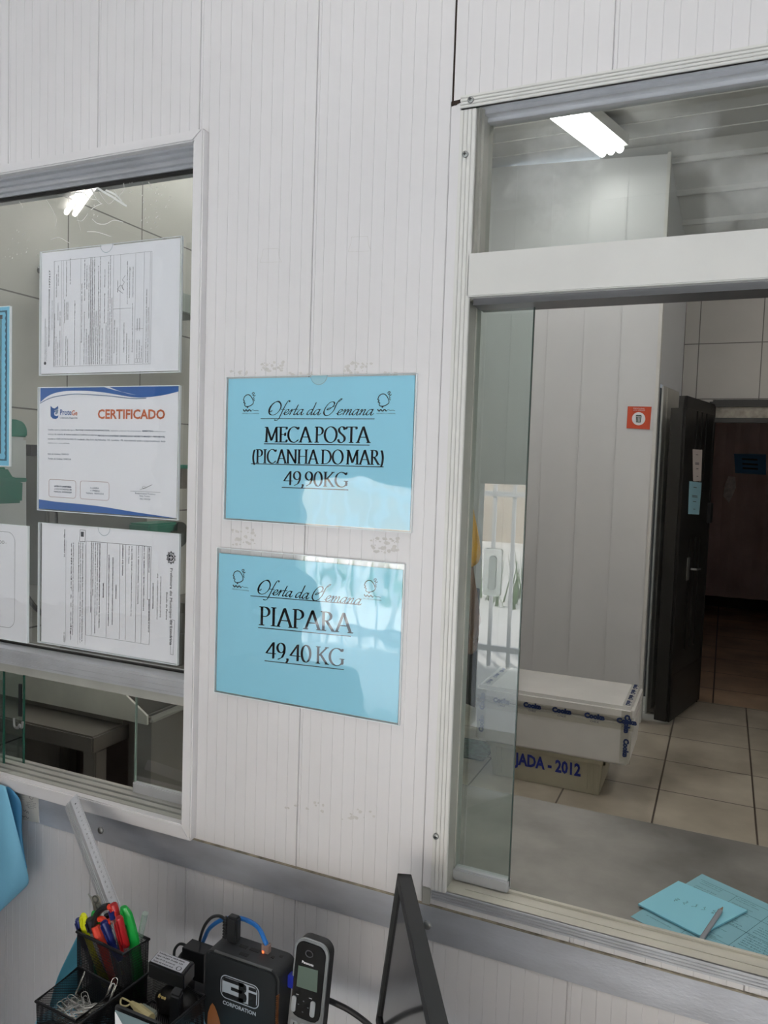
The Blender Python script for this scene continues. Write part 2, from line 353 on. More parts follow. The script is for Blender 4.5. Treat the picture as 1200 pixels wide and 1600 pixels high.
XL, XR = -3.6, 1.8
b = MB()
panel_wall(b, XL, -.3565, 1.990, 2.95); panel_wall(b, -.3535, XR, 1.976, 2.95)
panel_wall(b, XL, XR, 0, .903)
panel_wall(b, -.758, -.331, .903, 1.976); panel_wall(b, -.758, -.3565, 1.976, 1.990)
panel_wall(b, XL, -1.80, .903, 1.990); panel_wall(b, 1.0, XR, .903, 1.976)
struct(obj('wall_front', b, PVC))
b = MB(); b.box(-.3565, -.3535, .0015, .02, 1.978, 2.95)
b.poly([(-.3565, -.0008, 1.974), (-.336, -.0008, 1.9795), (-.336, -.0008, 1.9825), (-.347, -.0008, 1.9815), (-.3565, -.0008, 1.981)])
b.poly([(-.3568, -.0009, 1.9755), (-.349, -.0009, 1.975), (-.347, -.0009, 1.978), (-.3568, -.0009, 1.980)])
struct(obj('trim_1', b, CRACK))
# flat joint cover between the boards and the right window
b = MB(); b.box(-.3560, -.3425, -.0025, .0, .918, 1.974); struct(obj('trim_2', b, PVC, bevel=.0008))
b = MB(); b.box(-.3735, -.3575, -.0012, .0, .90, 1.99); struct(obj('trim_3', b, PVC, bevel=.0004))
b = MB(); b.box(-.3555, -.3440, -.0035, .0, .8935, .9165); struct(obj('trim_4', b, ALUD, bevel=.0008))
# steel strip along the wall
b = MB(); b.box(XL, XR, -.003, 0, .843, .893); st = struct(obj('trim_5', b, STEEL, bevel=.0008))
b = MB(); b.box(XL, XR, -.0034, 0, .8925, .8942)
struct(obj('trim_6', b, mat('strip_edge_grime', (.33, .29, .22), .6, var=.6, scale=60)))
for px, py in ((158, 1297), (668, 1445)):
    p = aty(px, py, -.003); b = MB(); b.tube([(p.x, -.003, p.z), (p.x, -.0055, p.z), (p.x, -.007, p.z)], [.0062, .0058, .0035], 14)
    t = tag(obj('bolt_head', b, SCREW, loc=(p.x, -.003, p.z), smooth='auto'), 'flat steel bolt head on the strip under the left window' if px < 300 else 'dark bolt head on the strip beside the monitor top', 'bolt')
for px, py, lab in ((735.5, 156, 'grey screw at the corner of the ribbed top trim'), (727, 241, 'grey screw in the upper end of the upright ribbed trim'), (681, 1307, 'grey screw near the lower end of the upright ribbed trim')):
    p = aty(px, py, -.007); b = MB(); b.tube([(p.x, -.005, p.z), (p.x, -.0085, p.z), (p.x, -.0095, p.z)], [.0042, .0040, .002], 14)
    t = tag(obj('screw_head', b, SCREW, loc=(p.x, -.006, p.z), smooth='auto'), lab, 'screw')
    b = MB(); b.box(p.x-.0022, p.x+.0022, -.0101, -.0094, p.z-.0005, p.z+.0005); b.box(p.x-.0005, p.x+.0005, -.0101, -.0094, p.z-.0022, p.z+.0022)
    obj('screw_slot', b, BLACKP, t)
# other surfaces of the front room
FLO = mat('front_floor', (.22, .21, .20), .35, var=.1, scale=5); WHT = mat('white_render', (.78, .78, .78), .7, var=.03, scale=2)
b = MB(); b.box(XL, XR, -3.2, 0, -.05, 0); struct(obj('floor', b, FLO))
b = MB(); b.box(XL, XR, -3.2, .05, 2.95, 3.0); struct(obj('ceiling', b, WHT))
b = MB(); b.box(XL-.1, XL, -3.2, .05, 0, 2.95); struct(obj('wall_left', b, WHT))
b = MB(); b.box(XR, XR+.1, -3.2, .05, 0, 2.95); struct(obj('wall_right', b, WHT))
GREYW = mat('grey_render', (.30, .31, .32), .7, var=.05, scale=2)
b = MB(); b.box(XL, XR, -3.3, -3.2, 1.42, 2.95); b.box(XL, -2.45, -3.3, -3.2, 0, 1.42); b.box(-1.62, -1.29, -3.3, -3.2, 0, 1.42); struct(obj('wall_back', b, GREYW))
b = MB(); b.box(-9, 9, -16, -3.3, -.15, -.05); struct(obj('floor_outside', b, mat('light_pavement', (.72, .71, .69), .8, var=.06, scale=2)))
b = MB(); b.box(-14, 10, -15.2, -15, -.15, 3.4); struct(obj('wall_outside', b, mat('street_wall', (.62, .52, .42), .8, var=.35, scale=.9)))
HG = mat('verge_green', (.07, .16, .035), .8, var=.6, scale=6); b = MB(); rq = random.Random(8)
for i in range(900):
    x = rq.uniform(-9, 5); y = rq.uniform(-8.2, -7.2); hh = rq.uniform(.25, .6); a = rq.uniform(0, 6.28); l_ = rq.uniform(.06, .22); b.poly([(x-.02*math.sin(a), y+.02*math.cos(a), -.05), (x+.02*math.sin(a), y-.02*math.cos(a), -.05), (x+l_*math.cos(a), y+l_*math.sin(a), hh)])
tag(obj('planting', b, HG, loc=(-2, -7.7, -.05)), 'green spiky planting outside beyond the white fence', 'plants', kind='stuff')
fw = mat('white_fence_paint', (.8, .82, .85), .5)
ft = thing('fence', 'white upright-bar fence outside the front opening', 'fence', (0, -4.6, 0))
b = MB(); b.box(-7, 5, -4.62, -4.58, 1.30, 1.34); b.box(-7, 5, -4.62, -4.58, .12, .16); obj('rail', b, fw, ft)
b = MB()
for i in range(80): b.box(-7+i*.15, -6.975+i*.15, -4.615, -4.585, 0, 1.42)
obj('bar', b, fw, ft)['kind'] = 'stuff'

cb = thing('blocker', 'dark cupboard added out of view to shade the front wall, left of the window', 'blocker', (-1.8, -.45, 0)); DKC = mat('blocker_dark', (.06, .055, .05), .5)  # unseen block added to darken the lower left of the wall
b = MB(); b.box(-2.3, -1.38, -.80, -.02, 0, 1.02); obj('carcass', b, DKC, cb, bevel=.004)
for x0_, x1_ in ((-2.28, -1.85), (-1.83, -1.40)): b = MB(); b.box(x0_, x1_, -.818, -.802, .05, .99); dd_ = obj('door', b, DKC, cb, bevel=.002); b = MB(); b.tube([(x1_-.05, -.835, .5), (x1_-.05, -.835, .62)], .005, 8); obj('handle', b, SCREW, dd_)
# ceiling lamps of the front room
def tube_lamp(x, y, z, L, rz, label, power, name='fluorescent_lamp', n=2, group=None):
    t = thing(name, label, 'lamp', (x, y, z), group); ax = Vector((math.cos(rz), math.sin(rz), 0)); pr = Vector((-ax.y, ax.x, 0)); c = Vector((x, y, z))
    b = MB(); pts = [c+ax*s*L/2*1.04+pr*q*.07 for s, q in ((-1, -1), (1, -1), (1, 1), (-1, 1))]; b.prism(pts, (0, 0, .04)); obj('housing', b, TRIMW, t)
    for i in range(n):
        o = c+pr*((i-(n-1)/2)*.045)-Vector((0, 0, .022)); b = MB(); b.tube([o-ax*L/2, o+ax*L/2], .014, 12); tb = obj('tube', b, mat('lit_tube_%g' % power, (1, .965, .93), .4, emit=power), t, smooth='auto')
    return t
tube_lamp(-3.0, -1.96, 2.90, 1.2, 0.6, 'twin-tube lamp on the front room ceiling, far left', FRONT_LAMP_E)
tube_lamp(-.55, -1.0, 2.90, 1.2, 0.0, 'twin-tube lamp on the front room ceiling above the counter', FRONT_LAMP_E)
tube_lamp(1.2, -1.7, 2.90, 1.2, 1.2, 'twin-tube lamp on the front room ceiling, right side', FRONT_LAMP_E)

# ================================================================== WINDOW 1 (left)
w1 = struct(empty('window_1', (-1.25, 0, .90)))
def ring_boards(mb, xo0, xo1, zo0, zo1, wx, wt, wb, y0, y1):
    xi0, xi1, zi0, zi1 = xo0+wx, xo1-wx, zo0+wb, zo1-wt
    def pr(p): mb.prism([(x, y0, z) for x, z in p], (0, y1-y0, 0))
    pr([(xo0, zo1), (xi0, zi1), (xi1, zi1), (xo1, zo1)]); pr([(xo1, zo1), (xi1, zi1), (xi1, zi0), (xo1, zo0)])
    pr([(xo0, zo0), (xo1, zo0), (xi1, zi0), (xi0, zi0)]); pr([(xo0, zo0), (xi0, zi0), (xi0, zi1), (xo0, zo1)])
b = MB(); ring_boards(b, -1.80, -.7455, .8945, 1.998, .0195, .0165, .024, -.014, .004); obj('casing', b, PVC, w1, bevel=.0022)
b = MB(); ring_boards(b, -1.785, -.7655, .912, 1.9815, .004, .004, .003, -.002, .03); ring_boards(b, -1.785, -.7655, .91, 1.9815, .010, .010, .006, .008, .03)
ring_boards(b, -1.785, -.7655, .908, 1.9815, .018, .017, .008, .016, .06); ring_boards(b, -1.785, -.7655, .906, 1.9815, .026, .022, .009, .024, .06)
obj('frame', b, ALU, w1, bevel=.0008)
b = MB(); b.box(-1.77, -.79, .0285, .034, 1.954, 1.9605); b.box(-1.77, -.79, .0285, .034, 1.1475, 1.152); b.box(-.7965, -.7935, .0285, .034, 1.15, 1.955); obj('gasket', b, BLACKR, w1)
b = MB()
for i in range(6): b.box(-1.78, -.7665, -.004+(.0016 if i % 2 else 0), .05, 1.121+.0046*i, 1.121+.0046*(i+1))
obj('mullion', b, ALU, w1, bevel=.0004)
b = MB(); b.box(-1.78, -.7665, .001, .048, 1.1045, 1.121); obj('mullion_lip', b, ALUD, w1, bevel=.001)
b = MB(); b.box(-1.76, -.795, .030, .034, 1.150, 1.956)
GL1 = glassy('window_glass_smeared', (.93, .95, .94), 1.5, .0, haze=.5, hscale=5.5, hpos=(.62, .74), hcol=(.95, .95, .95), hmap=(1.0, 1, 1.6))
obj('glass_pane', b, GLASS, w1)
# dried smears on the pane under the head of the frame
smm = mat('dried_smear', (.85, .86, .84), .5)
def smear(mb, pts, wd, y=.0292):
    q = [aty(px, py, y) for px, py in pts]
    q = cr([(v.x, v.z) for v in q], 4); put_path(mb, lambda u, v: (u, y, v), q, wd)
b = MB()
for pts, wd in (([(112, 302), (128, 300), (140, 310), (155, 312)], .0008), ([(142, 294), (150, 310), (158, 318)], .0010), ([(155, 300), (165, 315), (172, 318), (182, 306), (178, 296)], .0008), ([(160, 318), (150, 322), (142, 328)], .0014),
                ([(72, 312), (80, 324), (88, 342), (86, 356)], .0009), ([(30, 315), (34, 320), (36, 326)], .0009), ([(144, 342), (152, 349), (165, 350), (178, 344), (192, 347)], .0013), ([(136, 362), (148, 362), (160, 365), (174, 370)], .0012),
                ([(120, 344), (128, 345), (136, 336)], .0010), ([(80, 374), (92, 371), (102, 376), (109, 380)], .0010), ([(192, 284), (194, 296), (186, 308), (196, 320)], .0010), ([(90, 305), (104, 307), (114, 314), (119, 332), (126, 360)], .0005),
                ([(232, 284), (236, 292)], .0012), ([(150, 292), (162, 300), (176, 308), (188, 316), (198, 322)], .0034), ([(165, 297), (180, 304), (190, 314)], .0030)):
    smear(b, pts, wd)
rr = random.Random(3)
for i in range(70):
    cx, cy = rr.choice([(20, 400), (45, 385), (60, 410), (228, 320), (245, 335), (150, 330), (255, 310), (205, 290)]); px = cx+rr.gauss(0, 9); py = cy+rr.gauss(0, 14)
    p = aty(px, py, .0292); s = .0006+rr.random()*.0007; b.poly([(p.x-s, .0292, p.z-s), (p.x+s*.6, .0292, p.z-s*.5), (p.x+s, .0292, p.z+s), (p.x-s*.4, .0292, p.z+s*1.2)])
sm = obj('dried_smears', b, smm, w1); sm['kind'] = 'stuff'
# lower part: sliding panes in a double track
b = MB(); b.box(-1.77, -.768, .004, .056, .905, .9125); obj('track_bed', b, BLACKR, w1)
b = MB()
for y0, y1 in ((-.001, .010), (.015, .0265), (.0315, .044), (.049, .058)): b.box(-1.77, -.768, y0, y1, .905, .9195)
obj('track', b, ALUD, w1, bevel=.0006)
for i, (x0, x1, y) in enumerate(((-1.76, -1.1815, .047), (-1.70, -1.2125, .029), (-.912, -.792, .047))):
    b = MB(); b.box(x0, x1, y-.002, y+.002, .914, 1.108); pn = obj('sliding_pane', b, GLASSG if i < 2 else GLASS, w1)
    xe = x1 if i < 2 else x0; b = MB(); b.box(xe-.0008, xe+.0008, y-.0021, y+.0021, .914, 1.108); obj('pane_edge', b, GEDGE if i < 2 else mat('pale_glass_edge', (.25, .33, .28), .2), pn)
    if i == 2: b = MB(); b.box(x0-.0025, x1, y-.005, y+.005, .9145, .937); obj('pane_rail', b, ALU, pn, bevel=.0015)
b = MB(); b.box(-1.1915, -1.1828, .042, .045, 1.008, 1.070); obj('handle_grip', b, BLACKP, w1, bevel=.001)
b = MB(); pts = cr([(-1.2, 1.003), (-1.199, .988), (-1.190, .986), (-1.186, .993), (-1.180, .988), (-1.178, 1.0)], 5); b.tube([(x, .041, z) for x, z in pts], .0022, 8); obj('catch_hook', b, SCREW, w1, smooth=True)

# ================================================================== WINDOW 2 (right)
w2 = struct(empty('window_2', (.3, 0, .90)))
b = MB()
for i in range(4): b.box(-.3425+.0056*i, -.3375+.0056*i, -.0055, 0, .917, 1.9655)
b.box(-.3425, -.3205, -.0035, 0, .917, 1.9655); obj('side_trim', b, TRIMW, w2, bevel=.0007)
b = MB()
for i in range(4): b.box(-.3425, .95, -.0065, 0, 1.9675+.0042*i, 1.9710+.0042*i)
b.box(-.3425, .95, -.0045, 0, 1.9675, 1.983); obj('top_trim', b, TRIMW, w2, bevel=.0006)
b = MB()
for i in range(4): b.box(-.3415, .95, -.0048, 0, .9035+.0040*i, .9065+.0040*i)
b.box(-.3415, .95, -.0030, 0, .9035, .9185); obj('bottom_trim', b, ALU, w2, bevel=.0006)
b = MB(); b.box(-.332, -.3235, 0, .062, .917, 1.975); b.box(-.3235, -.3165, .018, .062, 1.722, 1.975); b.box(-.3235, -.3195, .006, .062, 1.722, 1.975); obj('jamb', b, ALUD, w2, bevel=.0006)
b = MB(); b.box(-.332, .95, 0, .062, 1.973, 1.983); b.box(-.3225, .95, .020, .062, 1.9675, 1.983); b.box(-.3225, .95, .034, .046, 1.9625, 1.97); obj('head', b, ALU, w2, bevel=.0006)
b = MB(); b.box(-.3235, .95, -.007, .040, 1.7245, 1.7805); obj('transom', b, mat('transom_white', (.72, .715, .69), .35, var=.05, scale=10), w2, bevel=.0015)
b = MB(); b.box(-.318, .95, .006, .055, 1.716, 1.7245); obj('transom_track', b, mat('dark_anodised', (.18, .18, .19), .35, .5), w2)
b = MB(); b.box(-.318, .95, .0405, .0435, 1.7795, 1.9665); obj('glass_pane', b, GLASSD, w2)
SILLM = mat('sill_cream', (.60, .58, .50), .42, var=.16, scale=18, stretch=(.4, 1, 1))
b = MB(); b.box(-.332, .95, -.002, .039, .903, .9175); b.box(-.318, .95, .036, .039, .903, .9205); b.box(-.332, .95, .039, .062, .9, .909); b.box(-.3, .95, .017, .0175, .917, .9181); obj('sill', b, SILLM, w2, bevel=.0005)
b = MB(); b.box(-.3232, -.2440, .0375, .0415, .925, 1.722); sp = obj('sliding_pane', b, GLASSG, w2)
b = MB(); b.box(-.2446, -.2432, .0373, .0417, .925, 1.722); obj('pane_edge', b, mat('grey_glass_edge', (.05, .08, .07), .2), sp)
b = MB(); b.box(-.3232, -.2435, .031, .048, .9185, .9355); obj('pane_rail', b, ALU, sp, bevel=.002)
b = MB(); b.box(-.3233, -.3218, .036, .044, .935, 1.722); obj('pane_stile', b, ALUD, sp)
# finger pull stuck on the sliding pane
p0 = aty(757, 856, .0365); p1 = aty(782, 932, .0365)
b = MB(); b.rounded(p0.x, p1.x, p1.z, p0.z, .0340, .0373, .003); fp = obj('finger_pull', b, glassy('clear_plastic', (.9, .93, .92), 1.5, .1, haze=.30, hscale=2, hpos=(0, .3), hcol=(.50, .53, .52)), sp)
b = MB(); c0 = aty(765, 868, .034); c1 = aty(774, 922, .034); b.rounded(c0.x, c1.x, c1.z, c0.z, .0325, .0342, (c1.x-c0.x)*.45); obj('pull_groove', b, mat('pull_grey', (.30, .34, .32), .3), fp)

# ================================================================== BACK ROOM
TILEW = (.56, .55, .51); GRT = (.16, .15, .14)
RX0, RX1, RY1 = -2.05, 2.2, 4.52
b = MB(); b.box(RX0-.1, RX0, .05, 3.84, 0, 3.5); struct(obj('wall_back_room_left', b, tile_mat('tile_left', TILEW, GRT, (.352, .355), (.970, .225), (1, 2), .005, rough=.25)))
b = MB(); b.box(RX1, RX1+.1, .05, RY1, 0, 3.5); struct(obj('wall_back_room_right', b, WHT))
b = MB(); b.box(-.30, -.105, RY1, RY1+.12, 0, 3.5); b.box(-.105, .72, RY1, RY1+.12, 1.995, 3.5); b.box(.72, RX1, RY1, RY1+.12, 0, 3.5)
struct(obj('wall_back_room_far', b, tile_mat('tile_far', (.46, .44, .41), (.13, .12, .11), (.375, .36), (-.212, .21), (0, 2), .006, rough=.3)))
FLT = tile_mat('floor_tile', (.52, .47, .385), (.09, .07, .055), (.413, .413), (-.213, 2.853), (0, 1), .008, rough=.28, var=.12, scale=2.6, stain=(.34, .30, .235))
b = MB(); b.box(RX0, RX1, .05, RY1, -.05, 0); struct(obj('floor_back_room', b, FLT))
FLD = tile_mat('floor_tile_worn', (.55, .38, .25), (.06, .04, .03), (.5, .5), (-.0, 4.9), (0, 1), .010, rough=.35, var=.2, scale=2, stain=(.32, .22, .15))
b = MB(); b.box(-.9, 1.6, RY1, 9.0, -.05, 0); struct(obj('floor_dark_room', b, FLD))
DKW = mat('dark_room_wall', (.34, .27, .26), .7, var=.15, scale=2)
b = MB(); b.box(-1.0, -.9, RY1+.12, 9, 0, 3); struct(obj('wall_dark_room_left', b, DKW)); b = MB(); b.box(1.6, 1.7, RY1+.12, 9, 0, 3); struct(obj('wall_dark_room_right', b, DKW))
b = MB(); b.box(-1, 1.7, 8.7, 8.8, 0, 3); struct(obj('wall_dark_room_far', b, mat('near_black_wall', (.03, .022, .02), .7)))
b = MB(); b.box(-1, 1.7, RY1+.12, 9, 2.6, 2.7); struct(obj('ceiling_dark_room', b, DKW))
# ceiling of the back room: white boards, sloping down beyond the cold room
CEI = mat('ceiling_board', (.66, .66, .65), .45, var=.04, scale=2)
b = MB(); b.box(RX0-.1, RX1+.1, .05, 3.84, 3.42, 3.5)
for i in range(19): b.box(RX0, RX1, .10+i*.2, .108+i*.2, 3.414, 3.42)
b.hexa([(-.80, 3.84, 3.42), (RX1+.1, 3.84, 3.42), (RX1+.1, 4.66, 2.84), (-.80, 4.66, 2.84), (-.80, 3.84, 3.5), (RX1+.1, 3.84, 3.5), (RX1+.1, 4.66, 2.92), (-.80, 4.66, 2.92)])
b.box(RX0-.1, -.30, 3.84, 4.7, 3.42, 3.5)
struct(obj('ceiling_back_room', b, CEI))
b = MB()
for yy, zz, dy in ((3.92, 3.345, .03), (4.10, 3.215, .03), (4.28, 3.09, .03)): b.box(-.42, RX1, yy, yy+dy, zz-.012, zz+.05)
struct(obj('trim_7', b, CEI, bevel=.004))
# front wall of that room, inner side
b = MB(); b.box(RX0-.1, -.758-1.03, .05, .06, 0, 3.5); b.box(RX0-.1, RX1+.1, .05, .06, 2.0, 3.5); b.box(RX0-.1, RX1+.1, .05, .06, 0, .89); b.box(-.755, -.335, .05, .06, .89, 2.0); b.box(1.0, RX1+.1, .05, .06, .89, 2.0)
struct(obj('wall_back_room_near', b, PVC_IN))
# cold room box of white insulated panels
cr0 = thing('cold_room', 'cold room of white insulated panels in the back room corner', 'cold room', (-1.2, 3.84, 0))
xs = [-2.05, -1.985, -1.755, -1.525, -1.295, -1.065, -.84, -.62, -.40]
for a, c in zip(xs, xs[1:]):
    b = MB(); zt = lambda x: 3.36+(-.40-x)*.05
    b.hexa([(a, 3.84, 0), (c, 3.84, 0), (c, 3.90, 0), (a, 3.90, 0), (a, 3.84, zt(a)), (c, 3.84, zt(c)), (c, 3.90, zt(c)), (a, 3.90, zt(a))])
    b.box(c-.014, c-.003, 3.8378, 3.84, .0, zt(c)-.02)
    obj('wall_panel', b, PVC_IN, cr0, bevel=.002)
b = MB(); b.hexa([(-.412, 3.832, 0), (-.392, 3.832, 0), (-.392, 3.93, 0), (-.412, 3.93, 0), (-.412, 3.832, 3.37), (-.392, 3.832, 3.37), (-.392, 3.93, 3.36), (-.412, 3.93, 3.36)]); obj('corner_trim', b, TRIMW, cr0, bevel=.003)
sx = lambda y: -.398+(y-3.93)*.16
b = MB()
def sidebox(y0, y1, z0, z1, t=.05, z2=None):
    z2 = z1 if z2 is None else z2
    b.hexa([(sx(y0)-t, y0, z0), (sx(y0), y0, z0), (sx(y1), y1, z0), (sx(y1)-t, y1, z0), (sx(y0)-t, y0, z1), (sx(y0), y0, z1), (sx(y1), y1, z2), (sx(y1)-t, y1, z2)])
sidebox(3.93, 4.52, 2.05, 3.36, z2=2.96); sidebox(4.46, 4.52, 0, 2.05); obj('side_panel', b, PVC_IN, cr0)
b = MB(); sidebox(4.05, 4.13, 0, 2.05, .012); sidebox(4.135, 4.15, 0, 2.05, .02); sidebox(4.155, 4.46, 0, 2.05, .012); obj('door_jamb', b, mat('jamb_cream', (.62, .60, .54), .5, var=.08, scale=10), cr0, bevel=.003)
b = MB(); b.box(-1.9, -.345, 4.44, 4.47, 0, 3.2); obj('inner_wall', b, mat('interior_shade', (.03, .027, .024), .8), cr0)  # near-black colour stands for the unlit inside seen through the side opening
# warning sticker on the panel
stk = thing('waste_sticker', 'square orange sticker with a bin symbol on the white cold room panel', 'sticker', (-.495, 3.838, 1.77))
A = atx
q = [aty(px, py, 3.834) for px, py in ((979, 669), (1015, 671), (1018, 635.5), (981, 635))]
b = MB(); b.prism(q, (0, .004, 0)); obj('sticker_sheet', b, mat('sticker_orange', (.62, .07, .02), .5), stk)
U = (q[1]-q[0]); V = (q[3]-q[0]); fr = lambda u, v: q[0]+U*u+V*v+Vector((0, -.002, 0))
b = MB(); b.poly([fr(.5+.29*math.cos(a*.2618), .46+.30*math.sin(a*.2618)) for a in range(24)]); put_text(b, 'RECICLÁVEL', fr, .5, .90, .05, .5, align='c'); put_text(b, 'LIXO COMUM', fr, .5, .82, .05, .5, align='c'); obj('white_disc', b, PAPERW, stk)
fr2 = lambda u, v: q[0]+U*u+V*v+Vector((0, -.004, 0))
b = MB(); b.poly([fr2(.40, .29), fr2(.60, .29), fr2(.62, .55), fr2(.38, .55)]); b.poly([fr2(.36, .57), fr2(.64, .57), fr2(.60, .63), fr2(.40, .63)]); obj('bin_symbol', b, mat('bin_green', (.03, .07, .05), .6), stk)
b = MB()
for u in (.44, .5, .56): put_line(b, lambda a, c: fr2(a, c)+Vector((0, -.002, 0)), u, .32, u, .53, .02)
obj('bin_slots', b, PAPERW, stk)
# far doorway: iron frame, open iron door leaf
IRON = mat('black_iron', (.022, .021, .019), .40, .2, var=.25, scale=5)
d1 = struct(empty('door_1', (-.10, 4.5, 0)))
b = MB(); b.box(-.105, .72, 4.47, 4.53, 1.955, 2.0); b.box(.68, .72, 4.47, 4.53, 0, 1.96); b.box(-.105, .72, 4.48, 4.52, 1.855, 1.885); b.box(-.125, -.095, 4.49, 4.60, 0, 1.99); obj('door_frame', b, IRON, d1)
b = MB(); b.box(-.10, .70, 4.49, 4.54, 1.88, 1.96); obj('door_lintel', b, mat('lintel_worn', (.36, .33, .28), .7, var=.5, scale=18), d1)
P0, P1 = Vector((-.25, 3.88, 0)), Vector((-.10, 4.50, 0)); D = (P1-P0); Nn = Vector((-D.y, D.x, 0)).normalized()
def leafbox(mb, s0, s1, z0, z1, n0, n1):
    c = [P0+D*s0+Nn*n0, P0+D*s1+Nn*n0, P0+D*s1+Nn*n1, P0+D*s0+Nn*n1]; mb.hexa([p+Vector((0, 0, z0)) for p in c]+[p+Vector((0, 0, z1)) for p in c])
b = MB(); leafbox(b, 0, 1, .02, 1.97, 0, .03)
for a_, c_ in ((0, .34), (.39, .50), (.55, .66), (.71, 1)): leafbox(b, a_, c_, .02, 1.97, -.014, 0)
for a_, c_ in ((.34, .39), (.50, .55), (.66, .71)): leafbox(b, a_, c_, .02, .42, -.014, 0); leafbox(b, a_, c_, 1.12, 1.40, -.014, 0)
leafbox(b, 0, .05, .02, 1.97, -.016, 0); leafbox(b, .95, 1, .02, 1.97, -.016, 0); leafbox(b, 0, 1, .02, .30, -.016, 0); leafbox(b, 0, 1, 1.9, 1.97, -.016, 0)
lf = obj('door_leaf', b, IRON, d1)
b = MB(); leafbox(b, -.012, .02, .02, 1.90, 0, .072); obj('leaf_return', b, IRON, d1)
b = MB(); leafbox(b, .90, .99, 1.20, 1.33, -.035, -.01); obj('door_lock', b, BLACKP, d1, bevel=.003)
b = MB(); p = P0+D*.35-Nn*.03; b.tube([p+Vector((0, 0, .93)), p-Nn*.03+Vector((0, 0, .93)), p+D*.14-Nn*.03+Vector((0, 0, .925))], .007, 8); leafbox(b, .30, .37, .86, 1.0, -.018, -.012); obj('door_handle', b, SCREW, d1, smooth='auto')
def leafpt(px, py):   # point on the leaf's face seen at a pixel
    d = ray(px, py); n = Nn; o = P0-n*.018; t = (o-CAM).dot(n)/d.dot(n); return CAM+d*t
for quad, m_, lab in ((((1083, 752), (1095, 752), (1097, 703), (1082, 702)), mat('pink_paper', (.62, .55, .52), .7), 'narrow off-white notice on the black iron door, above the cyan one'),
                      (((1075, 803), (1092, 804), (1096, 754), (1077, 752)), mat('cyan_note', (.30, .55, .66), .7), 'narrow cyan notice on the black iron door')):
    q4 = [leafpt(*a) for a in quad]; t = thing('door_notice', lab, 'notice', tuple(q4[0])); b = MB(); b.prism(q4, -Nn*.0015); obj('paper', b, m_, t)
    U4, V4 = q4[1]-q4[0], q4[3]-q4[0]; f4 = lambda u, v: q4[0]+U4*u+V4*v-Nn*.003; b = MB()
    for k, (v, wd) in enumerate(((.84, .3), (.58, .5), (.54, .5), (.40, .3), (.16, .2))): put_line(b, f4, .5-wd/2, v, .5+wd/2, v, .02)
    obj('lettering', b, INKG, t)
# dark room: hanging curtain and poster
b = MB(); n = 40
pts = [( -.55+1.9*i/n, 8.35+.015*math.sin(i*1.3)+.01*math.sin(i*.37)) for i in range(n+1)]
for (xa, ya), (xb, yb) in zip(pts, pts[1:]): b.prism([(xa, ya, .17), (xb, yb, .17), (xb, yb, 2.15), (xa, ya, 2.15)], (0, .004, 0))
tag(obj('hanging_curtain', b, mat('curtain_rose', (.66, .50, .47), .7, var=.2, scale=2), loc=(.4, 8.35, .17), smooth='auto'), 'dull rose plastic curtain hanging in the dark room beyond the doorway', 'curtain')
t = thing('blue_poster', 'dark blue poster hanging in the dark room', 'poster', (.22, 8.3, 1.5))
q = [aty(px, py, 8.3) for px, py in ((1149, 739), (1197, 742), (1197, 710), (1147, 709))]; b = MB(); b.prism(q, (0, .004, 0)); obj('poster_sheet', b, mat('poster_blue', (.05, .22, .42), .6), t)
b = MB(); U5, V5 = q[1]-q[0], q[3]-q[0]; f5 = lambda u, v: q[0]+U5*u+V5*v-Vector((0, .004, 0))
for v in (.75, .5, .28): put_line(b, f5, .25, v, .75, v, .09)
obj('lettering', b, INK, t)
b = MB(); q = [aty(px, py, 8.28) for px, py in ((1139, 786), (1143, 778), (1150, 762), (1149, 745), (1138, 744), (1132, 760), (1130, 775))]; b.prism(q, (0, .003, 0))
tag(obj('clear_bag', b, mat('pale_bag', (.85, .78, .76), .6, var=.3, scale=20), loc=tuple(q[0])), 'pale plastic bag hanging left of the blue poster', 'bag')

# lamp of the back room
lp = thing('fluorescent_lamp', 'glowing multi-tube lamp on the back room ceiling', 'lamp', (-.78, 3.28, 3.36))
La, Lb = Vector((-.86, 2.99, 3.33)), Vector((-.69, 3.57, 3.33)); ax = (Lb-La).normalized(); pr = Vector((-ax.y, ax.x, 0))
b = MB(); b.prism([La-ax*.05-pr*.09, La-ax*.05+pr*.09, Lb+ax*.02+pr*.09, Lb+ax*.02-pr*.09], (0, 0, .06)); obj('housing', b, TRIMW, lp)
TUBE2 = mat('lit_tube_bright', (1, .985, .96), .4, emit=BACK_LAMP_E)
for k in range(3):
    o = pr*((k-1)*.052)-Vector((0, 0, .02)); b = MB(); b.tube([La+o, Lb+o], .021, 12); obj('tube', b, TUBE2, lp, smooth='auto')
tube_lamp(-1.45, 1.3, 3.36, 1.2, 1.57, 'added unseen twin-tube fill lamp on the back room ceiling over the steel tables', ROOM_FILL_E)  # added out of view to give the back room general light
tube_lamp(1.0, 1.5, 3.36, 1.2, 1.57, 'added unseen twin-tube fill lamp on the right side of the back room ceiling', ROOM_FILL_E)  # second unseen lamp, added to even out the room light from the right
